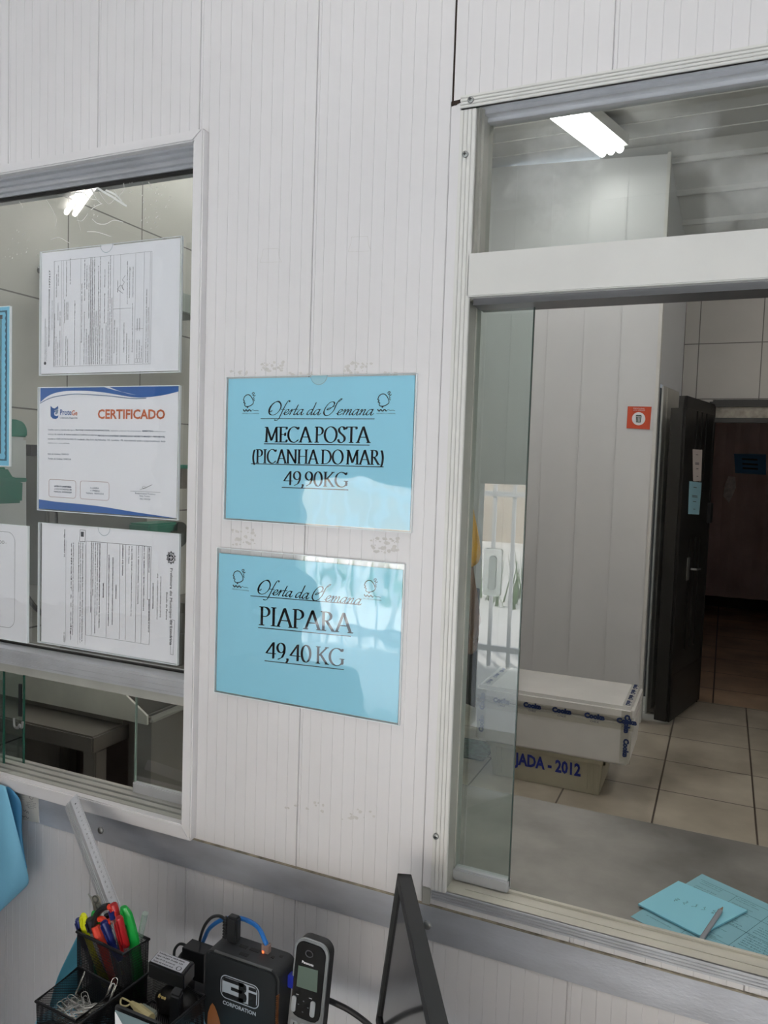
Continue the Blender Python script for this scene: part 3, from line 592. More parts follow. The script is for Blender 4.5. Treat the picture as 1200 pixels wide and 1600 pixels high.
#PART3
# ================================================================== PAPERS IN CLEAR SLEEVES
def sheet_thing(name, label, cat, x0, x1, z0, z1, y, pm, px0=None, px1=None, pz0=None, pz1=None, group=None, notch=None, tilt=0.):
    """paper x0..x1, z0..z1 inside a slightly larger clear sleeve; y = face the sleeve is stuck on"""
    t = thing(name, label, cat, ((x0+x1)/2, y, z0), group)
    px0 = x0 if px0 is None else px0; px1 = x1 if px1 is None else px1; pz0 = z0 if pz0 is None else pz0; pz1 = z1 if pz1 is None else pz1
    b = MB(); b.box(px0, px1, y-.0028, y-.0022, pz0, pz1); obj('paper', b, pm, t)
    b = MB(); b.box(x0, x1, y-.0012, y-.0004, z0, z1); obj('sleeve_back', b, SLEEVE, t)
    b = MB(); b.box(x0, x1, y-.0050, y-.0040, z0, z1); sl = obj('sleeve_front', b, SLEEVE, t)
    e = .0011; b = MB()
    b.box(x0-e, x0, y-.0050, y-.0004, z0, z1); b.box(x1, x1+e, y-.0050, y-.0004, z0, z1); b.box(x0-e, x1+e, y-.0050, y-.0004, z0-e, z0)
    b.box(x0-e, x1+e, y-.0050, y-.0042, z1-.0008, z1+.0004); obj('sleeve_edge', b, SLEDGE, t)
    if notch is not None:
        b = MB(); f = lambda u, v: (u, y-.0052, v); c = [(notch+.0135*math.cos(R(180+180*k/16)), z1+.0135*math.sin(R(180+180*k/16))) for k in range(17)]
        d_ = MB(); d_.poly([(u, y-.0030, v-.0003) for u, v in c]); obj('notch_disc', d_, mat('notch_pale', (.42, .70, .80), .35) if pm is PAPERC else PAPERW, t)
        put_path(b, f, c, .0006); obj('thumb_notch', b, mat('notch_line', (.30, .40, .44), .4), t)
    return t
def box_of(pts, y):   # pixel corners -> u0, u1, v0, v1 on the plane y
    P = [aty(px, py, y) for px, py in pts]; return min(p.x for p in P), max(p.x for p in P), min(p.z for p in P), max(p.z for p in P)

def fish_logo(mb, f, u, v, s):
    """outline fish above a wave, s = width"""
    g = lambda pts: [(u+a*s, v+b*s) for a, b in pts]
    body = cr([(.06, .64), (.10, .76), (.24, .86), (.40, .86), (.54, .74), (.64, .56), (.64, .42), (.50, .32), (.34, .27), (.18, .28), (.12, .36), (.16, .44), (.05, .47), (.12, .55), (.03, .60), (.06, .64)], 4)
    put_path(mb, f, g(body), s*.045)
    put_path(mb, f, g(cr([(.56, .90), (.62, .98), (.70, .96), (.66, .88), (.60, .86), (.72, .80), (.76, .86)], 4)), s*.04)
    put_path(mb, f, g([(.64, .76), (.70, .68), (.67, .62), (.73, .56)]), s*.035)
    put_path(mb, f, g([(.30, .26), (.28, .20), (.36, .25)]), s*.045)
    wv = cr([(.04, .12), (.14, .02), (.22, .11), (.32, .02), (.42, .11), (.52, .03), (.62, .10), (.72, .06), (.86, .07), (.98, .05)], 4)
    put_path(mb, f, g(wv[:22]), s*.06); put_path(mb, f, g(wv[21:]), s*.02)
    put_text(mb, 'PESCADOS LONDRINA', f, u, v-s*.12, s*.055, width=s*1.02, res=1)

YT = -.0036
def offer_sign(name, label, ext, pext, notch, logos, script, lines):
    t = sheet_thing(name, label, 'sign', *ext, 0.0, PAPERC, *pext, group=None, notch=notch)
    f = lambda u, v: (u, YT+.0006, v)
    b = MB()
    u0, u1, v0, v1 = script['box']; put_strokes(b, 'Oferta da Semana', SCRIPT, f, u0, v0, v1-v0, u1-u0, nib=(.115, .045), thin=.045, slant=.42, track=-.02)
    obj('script_lettering', b, INK, t)
    b = MB()
    for txt, (u0, v0), (u1, vb), h, ul in lines:
        # baseline from (u0, v0) to (u1, vb): nearly level
        k = (vb-v0)/(u1-u0); g = lambda u, v, u0=u0, v0=v0, k=k: f(u, v+k*(u-u0)); put_strokes(b, txt, SERIF, g, u0, v0, h, u1-u0, nib=(.165, .03), thin=.052)
    obj('lettering', b, INK, t)
    b = MB()
    for (ua, va), (ub, vb), th in script['rules']: put_line(b, f, ua, va, ub, vb, th)
    obj('underline', b, INK, t)
    for (u, v, s) in logos: b = MB(); fish_logo(b, f, u, v, s); obj('fish_logo', b, INK, t)
    return t
def W(px, py): p = aty(px, py, YT); return (p.x, p.z)
def mk_lines(rows):
    out = []
    for txt, (ax, ay), (bx, by), top in rows:
        a, c = W(ax, ay), W(bx, by); tp = W(*top); out.append((txt, a, c, tp[1]-a[1], None))
    return out
def mk_rules(rows): return [(W(*a), W(*c), th) for a, c, th in rows]
def sc_box(l, r_, basel, top): a = W(*l); c = W(*r_); return (a[0], c[0], W(*basel)[1], W(*top)[1])
x0, x1 = -.7005, -.3915
def lg(tl, br): a, c = W(*tl), W(*br); s = c[0]-a[0]; return (a[0], c[1]+s*.12, s)
offer_sign('offer_sign', 'upper cyan price sign reading MECA POSTA, taped to the white wall', (x0, x1, 1.4105, 1.6270), (x0+.002, x1-.002, 1.4125, 1.6245), W(499, 590)[0],
    [lg((379, 621), (404, 647)), lg((589, 620), (617, 647))],
    dict(box=sc_box((415, 648), (582, 650), (430, 648), (430, 629)), rules=mk_rules([((407, 654), (585, 654.5), .0011), ((412, 693.5), (577, 695.5), .0012), ((392, 724.5), (599, 729.5), .0012), ((440, 761.5), (544, 765.5), .0012)])),
    mk_lines([('MECA POSTA', (413, 690.5), (577, 691.5), (413, 667.5)), ('(PICANHA DO MAR)', (393, 723), (600, 726), (398, 702.5)), ('49,90KG', (442, 757.5), (543, 761), (442, 736))]))
offer_sign('offer_sign', 'lower cyan price sign reading PIAPARA, taped to the white wall', (-.7115, -.3995, 1.1395, 1.3660), (-.7095, -.4015, 1.1415, 1.3575), None,
    [lg((363, 901), (388, 924)), lg((568, 915), (595, 939))],
    dict(box=sc_box((398, 927), (563, 940), (410, 928), (410, 908)), rules=mk_rules([((391, 931), (564, 945), .0011), ((403, 980.5), (548, 994.5), .0012), ((413, 1032.5), (537, 1046.5), .0012)])),
    mk_lines([('PIAPARA', (404, 976), (549, 989), (404, 948)), ('49,40 KG', (414, 1027.5), (537, 1041), (414, 1002.5))]))
# marks left by old tape on the wall
tp = mat('tape_residue', (.66, .64, .62), .7, var=.12, scale=120)
b = MB(); rr = random.Random(5)
def blot(cx, cy, w, h, n):
    for i in range(n):
        px, py = cx+(rr.random()-.5)*w, cy+(rr.random()-.5)*h; p = aty(px, py, -.0003); s = .0010+.0030*rr.random(); k = rr.randint(5, 7); a0 = rr.random()*6
        b.poly([(p.x+s*(.5+rr.random())*math.cos(a0+6.283*j/k), -.0003-.0001*rr.random(), p.z+s*(.4+.6*rr.random())*math.sin(a0+6.283*j/k)) for j in range(k)])
for a in ((425, 573, 36, 14, 24), (560, 575, 44, 16, 30), (610, 583, 26, 5, 10), (470, 584, 40, 4, 8), (380, 838, 40, 26, 26), (600, 852, 46, 24, 34), (470, 1262, 70, 16, 10), (560, 1272, 60, 16, 10), (380, 582, 50, 4, 8)): blot(*a)
o = struct(obj('trim_8', b, tp))
b = MB(); f = lambda u, v: (u, -.0003, v)
for cx, cy, w_, h_ in ((423, 398, 34, 22), (562, 380, 36, 24)):
    pts = [(cx-w_*.35, cy-h_*.4), (cx+w_*.35, cy-h_*.45), (cx+w_*.38, cy+h_*.1), (cx+w_*.5, cy+h_*.5), (cx-w_*.5, cy+h_*.55), (cx-w_*.38, cy), (cx-w_*.35, cy-h_*.4)]
    P = [aty(*q, -.0003) for q in pts]; put_path(b, f, [(p.x, p.z) for p in P], .0005)
struct(obj('trim_9', b, tp))

# ---- documents on the glass of the left window (glass face y = .030)
YG = .0295
lines1 = ['Prefeitura do Municipio de Londrina  Secretaria de Saude  Vigilancia Sanitaria', 'TERMO DE COLETA DE PRODUTOS PARA ANALISE', 'Laboratorio de Bromatologia e Saude Publica   Controle de Qualidade dos Alimentos',
 'Estabelecimento: Pescados Londrina   Atividade: comercio varejista de pescados', 'Endereco: Rua Serra das Palmeiras   Londrina   PR   Telefone para contato', 'Produto coletado    Quantidade    Marca    Lote    Validade    Temperatura', 'Motivo da coleta: programa de monitoramento de alimentos prontos para o consumo']
def doc_lines(b, f, rows, h, rng, words, bold=0.):
    for (u, v, wd) in rows:
        k = max(6, int(wd/h/.9)); s = ''
        while len(s) < k: s += rng.choice(words)+' '
        put_text(b, s[:k].strip(), f, u, v, h, width=wd, res=1, bold=bold)
WORDS = 'coleta produto amostra analise controle alimentos conforme artigo codigo saude municipal responsavel tecnico prazo validade temperatura estabelecimento licenca sanitaria fiscal data assinatura registro pescados londrina de da do para com em os que'.split()
gx0, gx1, gz0, gz1 = -1.1155, -.8105, 1.6245, 1.8370
def gext(p0, p1, p2, p3):
    P = [aty(*q, YG-.003) for q in (p0, p1, p2, p3)]
    return ((P[0].x+P[3].x)/2, (P[1].x+P[2].x)/2, (P[2].z+P[3].z)/2, (P[0].z+P[1].z)/2)
E1 = gext((65, 393), (284.5, 370), (281, 581), (62, 586))
t = sheet_thing('posted_form', 'white printed form turned sideways on the left window, topmost of the three sheets', 'document', *E1, YG, PAPERW, *(E1[0]+.002, E1[1]-.003, E1[2]+.002, E1[3]-.002), notch=aty(170, 385, YG).x)
Yp = YG-.0031
f = lambda u, v: (E1[0]+.005+v, Yp, E1[2]+.004+u)      # page turned a quarter anticlockwise: u runs up, v runs right
rg = random.Random(11); b = MB()
put_text(b, lines1[0], f, .022, .004, .0015, width=.07, res=1); put_text(b, lines1[2], f, .022, .0075, .0015, width=.09, res=1)
fl = lambda u, v: f(u, v)
def tl(txt, u, v, h, wd, bold=0.): put_text(b, txt, lambda a, c: f(a, 2*v-c), u, v, h, width=wd, res=1, bold=bold)
b = MB()
tl(lines1[0], .020, .007, .0016, .075, .02); tl('Secretaria Municipal de Saude  Autarquia', .020, .0105, .0016, .06); tl('TERMO DE COLETA DE PRODUTOS PARA ANALISE', .045, .0165, .0024, .100, .03); tl('1977617', .148, .0175, .0028, .03, .03); tl('LAUDO DE ANALISE  VIA UNICA', .075, .0235, .0018, .05)
rows = []
for v, segs in ((.029, [(.012, .09)]), (.033, [(.012, .05), (.13, .04)]), (.037, [(.012, .04), (.09, .03), (.15, .035)]), (.042, [(.012, .06), (.08, .025)]), (.052, [(.085, .04)]), (.056, [(.012, .05), (.09, .03), (.13, .06)]), (.060, [(.012, .045), (.09, .03)]),
                (.065, [(.15, .045)]), (.076, [(.012, .11)]), (.098, [(.012, .09), (.12, .07)]), (.103, [(.012, .06), (.14, .04)]), (.108, [(.012, .05), (.09, .09)]), (.112, [(.012, .18)]), (.116, [(.012, .175)]), (.120, [(.012, .18)]), (.1245, [(.012, .09)]),
                (.129, [(.012, .165)]), (.133, [(.012, .18)]), (.138, [(.012, .06)]), (.143, [(.08, .05), (.14, .03)]), (.147, [(.012, .07)]), (.151, [(.012, .17)]), (.155, [(.012, .18)]), (.159, [(.012, .11)]),
                (.171, [(.012, .06), (.13, .02)]), (.186, [(.03, .05)]), (.192, [(.012, .05), (.11, .07)]), (.197, [(.012, .04), (.12, .05)]), (.204, [(.03, .08), (.12, .05)]), (.214, [(.02, .03), (.065, .02)]), (.219, [(.02, .03), (.065, .02)]), (.224, [(.02, .02)]), (.233, [(.012, .12)]), (.237, [(.012, .09)])):
    for u, wd in segs:
        k = int(wd/.0017); s = ''
        while len(s) < k: s += rg.choice(WORDS)+' '
        tl(s[:k].strip(), u, v, .00145, wd, .03)
tl('Requisitante do exame conforme relacao da coleta', .05, .092, .0018, .10, .02); tl('Preencher pelo fiscal da coleta', .03, .1655, .0018, .055, .02)
obj('lettering', b, INKG, t)
b = MB()
for v in (.0275, .0445, .0485, .0885, .1105, .1145, .1615, .1765, .2085, .2265, .2395): put_line(b, f, .010, v, .192, v, .0003)
put_rect(b, f, .010, .0265, .192, .2425, .0003); put_line(b, f, .103, .1615, .103, .1995, .0003); put_line(b, f, .068, .2085, .068, .2265, .0003)
for k in range(3): put_rect(b, f, .013, .2100+.0052*k, .019, .2145+.0052*k, .0003)
obj('ruled_lines', b, INKG, t)
b = MB(); put_path(b, f, cr([(.128, .182), (.135, .172), (.142, .178), (.133, .184), (.139, .180), (.146, .185), (.150, .181), (.157, .187)], 5), .0005); obj('signature', b, INK, t)
b = MB(); b.poly([f(.0165+.0028*math.cos(a*.4), .0065+.0028*math.sin(a*.4)) for a in range(16)]); obj('seal', b, INKG, t)

# certificate
E2 = gext((62, 605), (281.5, 603), (277.5, 810), (58.5, 798))
t = sheet_thing('certificate', 'blue-edged certificate headed CERTIFICADO on the left window', 'document', *E2, YG, PAPERW, *(E2[0]+.001, E2[1]-.003, E2[2]+.002, E2[3]-.001))
cx0, cw, cz0, ch = E2[0]+.001, E2[1]-.004-E2[0], E2[2]+.002, E2[3]-E2[2]-.003
g = lambda u, v: (cx0+u*cw, Yp, cz0+v*ch)
def cpx(zx, zy):   # zoomed crop pixel of the certificate -> (u, v)
    p = aty(60+zx/5.217, 600+zy/5.217, Yp); return ((p.x-cx0)/cw, (p.z-cz0)/ch)
def strip(b, top, bot):
    for i in range(len(top)-1): b.poly([g(*bot[i]), g(*bot[i+1]), g(*top[i+1]), g(*top[i])])
C1 = mat('certificate_blue', (.03, .13, .42), .5)
lo = [cpx(*q) for q in ((16, 150), (60, 110), (120, 78), (200, 60), (300, 55), (420, 58), (540, 70), (660, 90), (760, 106), (850, 110), (960, 100), (1060, 82), (1143, 60))]
lo = cr(lo, 3); lo = [(min(1, max(0, u)), v) for u, v in lo]; b = MB(); strip(b, [(u, 1.) for u, v in lo], lo)
lo2 = [cpx(*q) for q in ((4, 940), (140, 960), (300, 975), (520, 1000), (760, 1040), (960, 1070), (1130, 1096))]; lo2 = [(min(1, max(0, u)), max(0, v)) for u, v in cr(lo2, 3)]; strip(b, lo2, [(u, 0.) for u, v in lo2]); obj('blue_border', b, C1, t)
b = MB(); g0 = g; g = lambda u, v: (cx0+u*cw, Yp-.0003, cz0+v*ch); k1 = cr([cpx(*q) for q in ((520, 20), (600, 44), (700, 68), (800, 90))], 4); k2 = cr([cpx(*q) for q in ((570, 20), (640, 50), (730, 78), (800, 90))], 4); strip(b, k1, k2)
obj('white_swoosh', b, PAPERW, t)
b = MB(); put_path(b, g, [(max(0, u), v) for u, v in cr([cpx(*q) for q in ((14, 158), (90, 118), (180, 96), (300, 82), (440, 88), (600, 100), (760, 118), (880, 116))], 4)], .006); obj('thin_swoosh', b, mat('thin_blue', (.10, .16, .30), .5), t)
G = lambda x, z: (x, Yp-.0002, z)
def ctext(b, txt, zx0, zx1, zyb, zyt, bold=0., res=2):
    bold = bold+.015
    a = aty(60+zx0/5.217, 600+zyb/5.217, Yp); c = aty(60+zx1/5.217, 600+zyb/5.217, Yp); d = aty(60+zx0/5.217, 600+zyt/5.217, Yp); put_text(b, txt, G, a.x, a.z, d.z-a.z, width=c.x-a.x, bold=bold, res=res)
b = MB(); ctext(b, 'CERTIFICADO', 484, 1032, 281, 209, .012); ctext(b, 'Ge', 272, 318, 255, 215, .0); obj('orange_lettering', b, INKO, t)
b = MB(); ctext(b, 'Prote', 177, 270, 252, 208, .0)
a = [aty(60+x/5.217, 600+y/5.217, Yp) for x, y in ((100, 178), (118, 196), (134, 200), (160, 178), (164, 200), (150, 206), (132, 216), (140, 226), (128, 236), (132, 256), (150, 262), (164, 256), (160, 276), (140, 286), (116, 280), (100, 262))]
b.poly([G(p.x, p.z) for p in a]); obj('logo', b, INKB, t)
a = [aty(60+x/5.217, 600+y/5.217, Yp) for x, y in ((136, 214), (156, 204), (164, 214), (160, 238), (146, 250), (136, 244), (142, 230))]; b = MB(); b.poly([(p.x, Yp-.0003, p.z) for p in a])
obj('logo_face', b, mat('logo_grey', (.25, .33, .45), .5), t)
b = MB(); ctext(b, 'Controle De Pragas Ltda', 175, 318, 280, 270, 0, 1)
ctext(b, 'Certifico para os devidos fins que a', 78, 296, 377, 367, 0, 1); ctext(b, 'PROTEGE CONTROLE DE PRAGAS LTDA,', 304, 582, 380, 370, .02, 1); ctext(b, 'mantem contrato de manutencao', 592, 840, 384, 376, 0, 1); ctext(b, 'BIMESTRAL', 848, 942, 388, 378, .02, 1); ctext(b, 'referente aos', 948, 1036, 390, 382, 0, 1)
ctext(b, 'servicos de controle de insetos rasteiros e roedores na empresa', 78, 478, 414, 402, 0, 1); ctext(b, 'PESCADOS LONDRINA (GILMAR JOAO REGES TOMAZZU - PESCADOS),', 484, 1034, 426, 415, .02, 1)
ctext(b, 'inscrita no CNPJ 24.703.766/0001-31, localizada a Rua Serra das Palmeiras, 112 - Londrina - PR, demonstrando assim o comprometimento desta', 78, 1036, 452, 440, 0, 1); ctext(b, 'empresa com o meio ambiente.', 78, 256, 484, 474, 0, 1)
ctext(b, 'Inicio do Contrato: 12/08/2023', 78, 248, 574, 562, 0, 1); ctext(b, 'Termino do Contrato: 12/08/2024', 78, 266, 613, 601, 0, 1)
ctext(b, 'LICENCA SANITARIA', 130, 270, 838, 826, .02, 1); ctext(b, 'n 00210/194/2023-08', 132, 270, 860, 849, 0, 1); ctext(b, 'Validade: 20/09/2024', 126, 270, 881, 870, 0, 1)
ctext(b, 'LondrIURA', 424, 494, 851, 840, 0, 1); ctext(b, 'n 189/2016', 424, 500, 873, 862, 0, 1); ctext(b, 'Validade: 14/09/2024', 388, 532, 894, 882, 0, 1)
ctext(b, 'Responsavel Tecnico', 790, 954, 895, 884, 0, 1); ctext(b, 'Resp. Tecnico', 826, 910, 916, 906, 0, 1); ctext(b, 'CRQ: 09401228', 826, 912, 941, 930, 0, 1)
obj('lettering', b, mat('slate_ink', (.10, .13, .20), .6), t)
b = MB()
for zx0, zy0, zx1, zy1 in ((86, 782, 306, 925), (342, 795, 577, 943)):
    P = [aty(60+x/5.217, 600+y/5.217, Yp) for x, y in ((zx0, zy0), (zx1, zy0), (zx1, zy1), (zx0, zy1))]; X0, X1, Z0, Z1 = P[0].x, P[1].x, (P[3].z+P[2].z)/2, (P[0].z+P[1].z)/2
    q = rrect(X0, X1, Z0, Z1, .005, 5); put_path(b, lambda u, v: G(u, v), q+[q[0]], .0006)
obj('stamp_boxes', b, mat('stamp_brown', (.35, .16, .14), .6), t)
b = MB(); a = aty(60+750/5.217, 600+872/5.217, Yp); c = aty(60+994/5.217, 600+884/5.217, Yp); put_line(b, G, a.x, a.z, c.x, c.z, .0004)
P = [aty(60+x/5.217, 600+y/5.217, Yp) for x, y in ((828, 862), (870, 846), (930, 820), (872, 850), (846, 846), (852, 834), (872, 838), (866, 852), (850, 856))]; put_path(b, G, [(p.x, p.z) for p in P], .0004); obj('signature', b, INKG, t)

# sanitary licence (turned a quarter clockwise)
E3 = gext((62, 815.5), (282.5, 835), (275.5, 1037.5), (60, 1003))
t = sheet_thing('licence_sheet', 'white licence sheet with a black crest turned sideways, lowest of the three', 'document', *E3, YG, PAPERW, *(E3[0]+.006, E3[1]-.001, E3[2]+.001, E3[3]-.001), notch=aty(166, 825, YG).x)
def lpx(zx, zy): p = aty(55+zx/4.898, 800+zy/4.898, Yp); return p.x, p.z
def ltext(b, txt, zx, zy0, zy1, hpx, bold=0., res=1):   # runs downward from zy0 to zy1, baseline on the left at zx
    x, z0_ = lpx(zx, zy0); _, z1_ = lpx(zx, zy1); hh = lpx(zx+hpx, zy0)[0]-x
    put_text(b, txt, lambda u, v: (x+v, Yp-.0002, z0_-u), 0, 0, hh, width=z0_-z1_, bold=bold, res=res)
b = MB(); ltext(b, 'Prefeitura do Municipio', 1034, 430, 812, 20, .0, 2); ltext(b, 'de Londrina', 1032, 824, 1018, 20, .01, 2); ltext(b, 'Estado do Parana', 1003, 615, 824, 12, 0, 2)
ltext(b, 'AUTARQUIA MUNICIPAL DE SAUDE', 958, 492, 806, 8); ltext(b, 'AMS - COORDENADORIA DE ALIMENTOS', 934, 470, 822, 8); ltext(b, 'LICENCA SANITARIA', 900, 545, 742, 8, .02)
obj('heading', b, INK, t)
b = MB()
for txt, zx, a0, a1, bo in (('CMC: 24.703.766/0001-31', 870, 268, 462, .02), ('INSCRICAO MUNICIPAL N 19.201.13', 868, 672, 920, .02), ('Razao Social: GILMAR JOAO REGES TOMAZZU - PESCADOS', 832, 262, 756, .01), ('Endereco: R. SERRA DAS PALMEIRAS, 112 LONDRINA-PR', 788, 262, 706, .0), ('Codigo (CNAE): 46.34-6-03 - Comercio atacadista de pescados e frutos do mar', 738, 258, 800, 0),
    ('47.22-9-02 - Peixaria', 716, 258, 396, 0), ('LICENCIADO ATE 12/09/2024', 668, 252, 486, .02), ('OBSERVACAO', 616, 555, 666, .02), ('DEVERA MANTER-SE ADEQUADO AS LEGISLACOES SANITARIAS', 592, 348, 864, .01), ('LICENCIAMENTO SANITARIO EXCLUSIVO DO SETOR DE ALIMENTOS', 562, 328, 872, .01),
    ('IMPORTANTE', 518, 545, 655, .02), ('ESTA LICENCA SANITARIA DEVE SER AFIXADA EM LOCAL VISIVEL AO PUBLICO.', 492, 240, 892, .02), ('Devera ser revalidada anualmente 30 dias antes do vencimento', 476, 236, 792, 0), ('Em caso de alteracao de endereco, ramo de atividade, razao social, a licenca devera ser atualizada', 460, 236, 930, 0), ('Sujeito as penalidades previstas na legislacao vigente', 442, 236, 640, 0), ('quando nao atendidas as normas higienicas e sanitarias do Codigo Municipal de Londrina', 428, 236, 768, 0),
    ('Documento assinado eletronicamente por Marcia, Saude dos Alimentos Municipal, Diretora de Vigilancia Sanitaria, Servico de', 362, 236, 992, .01), ('Saude Ambiental, em 14/09/2023 as 09:14, conforme horario oficial de Brasilia, com fundamento no art. 1', 346, 232, 996, 0), ('da 24/09/2018, no Decreto Municipal n 1.525, de 15/12/2017', 332, 232, 612, 0), ('A autenticidade deste documento pode ser conferida no site http://sei.londrina.pr.gov.br informando', 290, 232, 945, 0), ('verificador e o codigo', 276, 232, 985, .01), ('Codigo verificador 11', 222, 130, 342, .02), ('11 124447', 218, 920, 996, 0)):
    ltext(b, txt, zx, a0, a1, 7.5, bo+.015)
obj('lettering', b, INKG, t)
b = MB(); LF = lambda u, v: (u, Yp-.0001, v)
def lrule(a, c, th=.0004): A_, C_ = lpx(*a), lpx(*c); put_line(b, LF, A_[0], A_[1], C_[0], C_[1], th)
for a, c in (((888, 264), (872, 1016)), ((390, 222), (385, 940)), ((390, 222), (888, 264)), ((385, 940), (872, 1016)), ((432, 226), (428, 944)), ((552, 236), (542, 960)), ((648, 246), (643, 974)), ((694, 250), (688, 980)), ((775, 256), (765, 996)), ((820, 260), (808, 1004)), ((862, 264), (858, 668)), ((858, 668), (880, 668)), ((332, 220), (325, 1014)), ((236, 220), (232, 990)), ((384, 250), (382, 1018))): lrule(a, c, .0005 if a[0] > 385 else .0003)
for a, c in (((1046, 824), (1068, 830)), ((1068, 830), (1056, 1094)), ((1056, 1094), (1034, 1088)), ((1046, 824), (1034, 1088))): lrule(a, c, .0005)
for a, c in (((344, 136), (384, 140)), ((384, 140), (382, 228)), ((382, 228), (340, 226)), ((340, 226), (344, 136))): lrule(a, c, .0007)
obj('ruled_lines', b, INKG, t)
b = MB(); cx_, cz_ = lpx(1040, 350)
for k in range(20): a = 6.283*k/20; put_line(b, LF, cx_+.0062*math.cos(a), cz_+.0072*math.sin(a), cx_+.0098*math.cos(a)*(1 if k % 2 else .86), cz_+.0108*math.sin(a)*(1 if k % 2 else .86), .0018)
q = [(cx_-.005, cz_+.005), (cx_+.002, cz_+.0055), (cx_+.006, cz_), (cx_+.002, cz_-.0055), (cx_-.005, cz_-.005), (cx_-.0055, cz_)]; b.poly([(u, Yp-.0001, v) for u, v in q]); obj('crest', b, INK, t)
b = MB(); put_line(b, lambda u, v: (u, Yp-.0003, v), cx_-.004, cz_, cx_+.004, cz_, .0014); put_line(b, lambda u, v: (u, Yp-.0003, v), cx_, cz_-.004, cx_, cz_+.004, .0014); obj('crest_cross', b, PAPERW, t)
b = MB(); s0 = lpx(350, 150); s1 = lpx(372, 190); b.poly([(s0[0], Yp-.0002, s0[1]), (s1[0], Yp-.0002, s0[1]), (s1[0], Yp-.0002, s1[1]), (s0[0], Yp-.0002, s1[1])]); obj('seal_mark', b, INKG, t)

# cyan notice with a dark wavy border, and white rounded-box notice, at the photo's left edge
a, c = aty(18, 478, YG-.004), aty(14, 728, YG-.004)
t = sheet_thing('wavy_notice', 'cyan notice with a wavy blue border at the left window edge, above the rounded-box notice', 'document', -1.40, c.x+.001, c.z, a.z, YG, mat('sky_paper', (.20, .58, .78), .6))
b = MB(); xr = c.x-.007; zt, zb = a.z-.010, c.z+.012; n = 48; yy = YG-.0032
pts = [(xr-.0045+(.0012 if i % 2 else -.0012), zb+(zt-zb)*i/n) for i in range(n+1)]
for (u0, v0), (u1, v1) in zip(pts, pts[1:]): b.poly([(u0, yy, v0), (xr, yy, v0), (xr, yy, v1), (u1, yy, v1)])
b.poly([(-1.39, yy, zt), (xr, yy, zt), (xr, yy, zt+.003), (-1.39, yy, zt+.003)]); b.poly([(-1.39, yy, zb-.003), (xr, yy, zb-.003), (xr, yy, zb), (-1.39, yy, zb)])
obj('wavy_border', b, mat('navy_border', (.01, .10, .18), .5), t)
b = MB(); b.poly([(xr-.017, yy, zb+.01), (xr-.0145, yy, zb+.01), (xr-.0145, yy, zt-.012), (xr-.017, yy, zt-.012)]); b.poly([(-1.39, yy, zt-.012), (xr-.012, yy, zt-.012), (xr-.012, yy, zt-.0045), (-1.39, yy, zt-.0045)]); obj('inner_line', b, INK, t)
a, c = aty(43, 822, YG-.004), aty(41, 1004, YG-.004)
t = sheet_thing('rounded_notice', 'white notice with a rounded outline at the left window edge', 'document', -1.40, a.x+.0005, c.z, a.z, YG, PAPERW, pz1=a.z-.001, notch=None)
b = MB(); q = rrect(-1.39, aty(23, 900, yy).x, aty(20, 982, yy).z, aty(20, 832, yy).z, .018, 6); put_path(b, lambda u, v: (u, yy, v), q+[q[0]], .0006); obj('outline', b, INKG, t)
b = MB(); p = aty(-24, 847, yy); put_text(b, 'FECHADO -', lambda u, v: (u, yy, v), aty(10, 847, yy).x, p.z, .0062, align='r'); obj('lettering', b, INK, t)
b = MB(); cc = aty(37, 905, yy); put_path(b, lambda u, v: (u, yy-.001, v), arc(a.x, cc.z, .011, .016, 90, 270, 12), .0005); obj('thumb_notch', b, SLEDGE, t)
#PART4
# ================================================================== BACK ROOM OBJECTS
# --- styrofoam box on the crate
EPS = mat('white_styrofoam', (.80, .79, .76), .75, var=.06, scale=6, bump=.1, bscale=300)
CRT = mat('cream_crate', (.55, .52, .40), .5, var=.06, scale=6)
t = thing('fish_crate', 'cream plastic crate marked JADA - 2012 on the tiled floor', 'crate', (-.72, 2.80, 0))
def rimbox(mb, bx0, bx1, by0, by1, tx0, tx1, ty0, ty1, z0, z1, th=.012):
    B = [(bx0, by0), (bx1, by0), (bx1, by1), (bx0, by1)]; T = [(tx0, ty0), (tx1, ty0), (tx1, ty1), (tx0, ty1)]
    cbx, cby = (bx0+bx1)/2, (by0+by1)/2
    def ins(p, d): return (p[0]+(d if p[0] < cbx else -d), p[1]+(d if p[1] < cby else -d))
    for i in range(4):
        j = (i+1) % 4; mb.hexa([(*B[i], z0), (*B[j], z0), (*ins(B[j], th), z0), (*ins(B[i], th), z0), (*T[i], z1), (*T[j], z1), (*ins(T[j], th), z1), (*ins(T[i], th), z1)])
    mb.box(bx0, bx1, by0, by1, z0, z0+.012)
b = MB(); rimbox(b, -.972, -.462, 2.64, 2.96, -.988, -.446, 2.615, 2.985, 0.0, .178); obj('tub', b, CRT, t, bevel=.003)
b = MB(); b.box(-1.0, -.434, 2.598, 2.612, .160, .182); b.box(-1.0, -.434, 2.988, 3.0, .160, .182); b.box(-1.0, -.985, 2.598, 3.0, .160, .182); b.box(-.449, -.434, 2.598, 3.0, .160, .182); obj('rim', b, CRT, t, bevel=.003)
b = MB()
for x in (-.955, -.93, -.52, -.495, -.47): b.hexa([(x-.004, 2.630, .02), (x+.004, 2.630, .02), (x+.004, 2.645, .02), (x-.004, 2.645, .02), (x-.004, 2.606, .165), (x+.004, 2.606, .165), (x+.004, 2.62, .165), (x-.004, 2.62, .165)])
obj('rib', b, CRT, t)
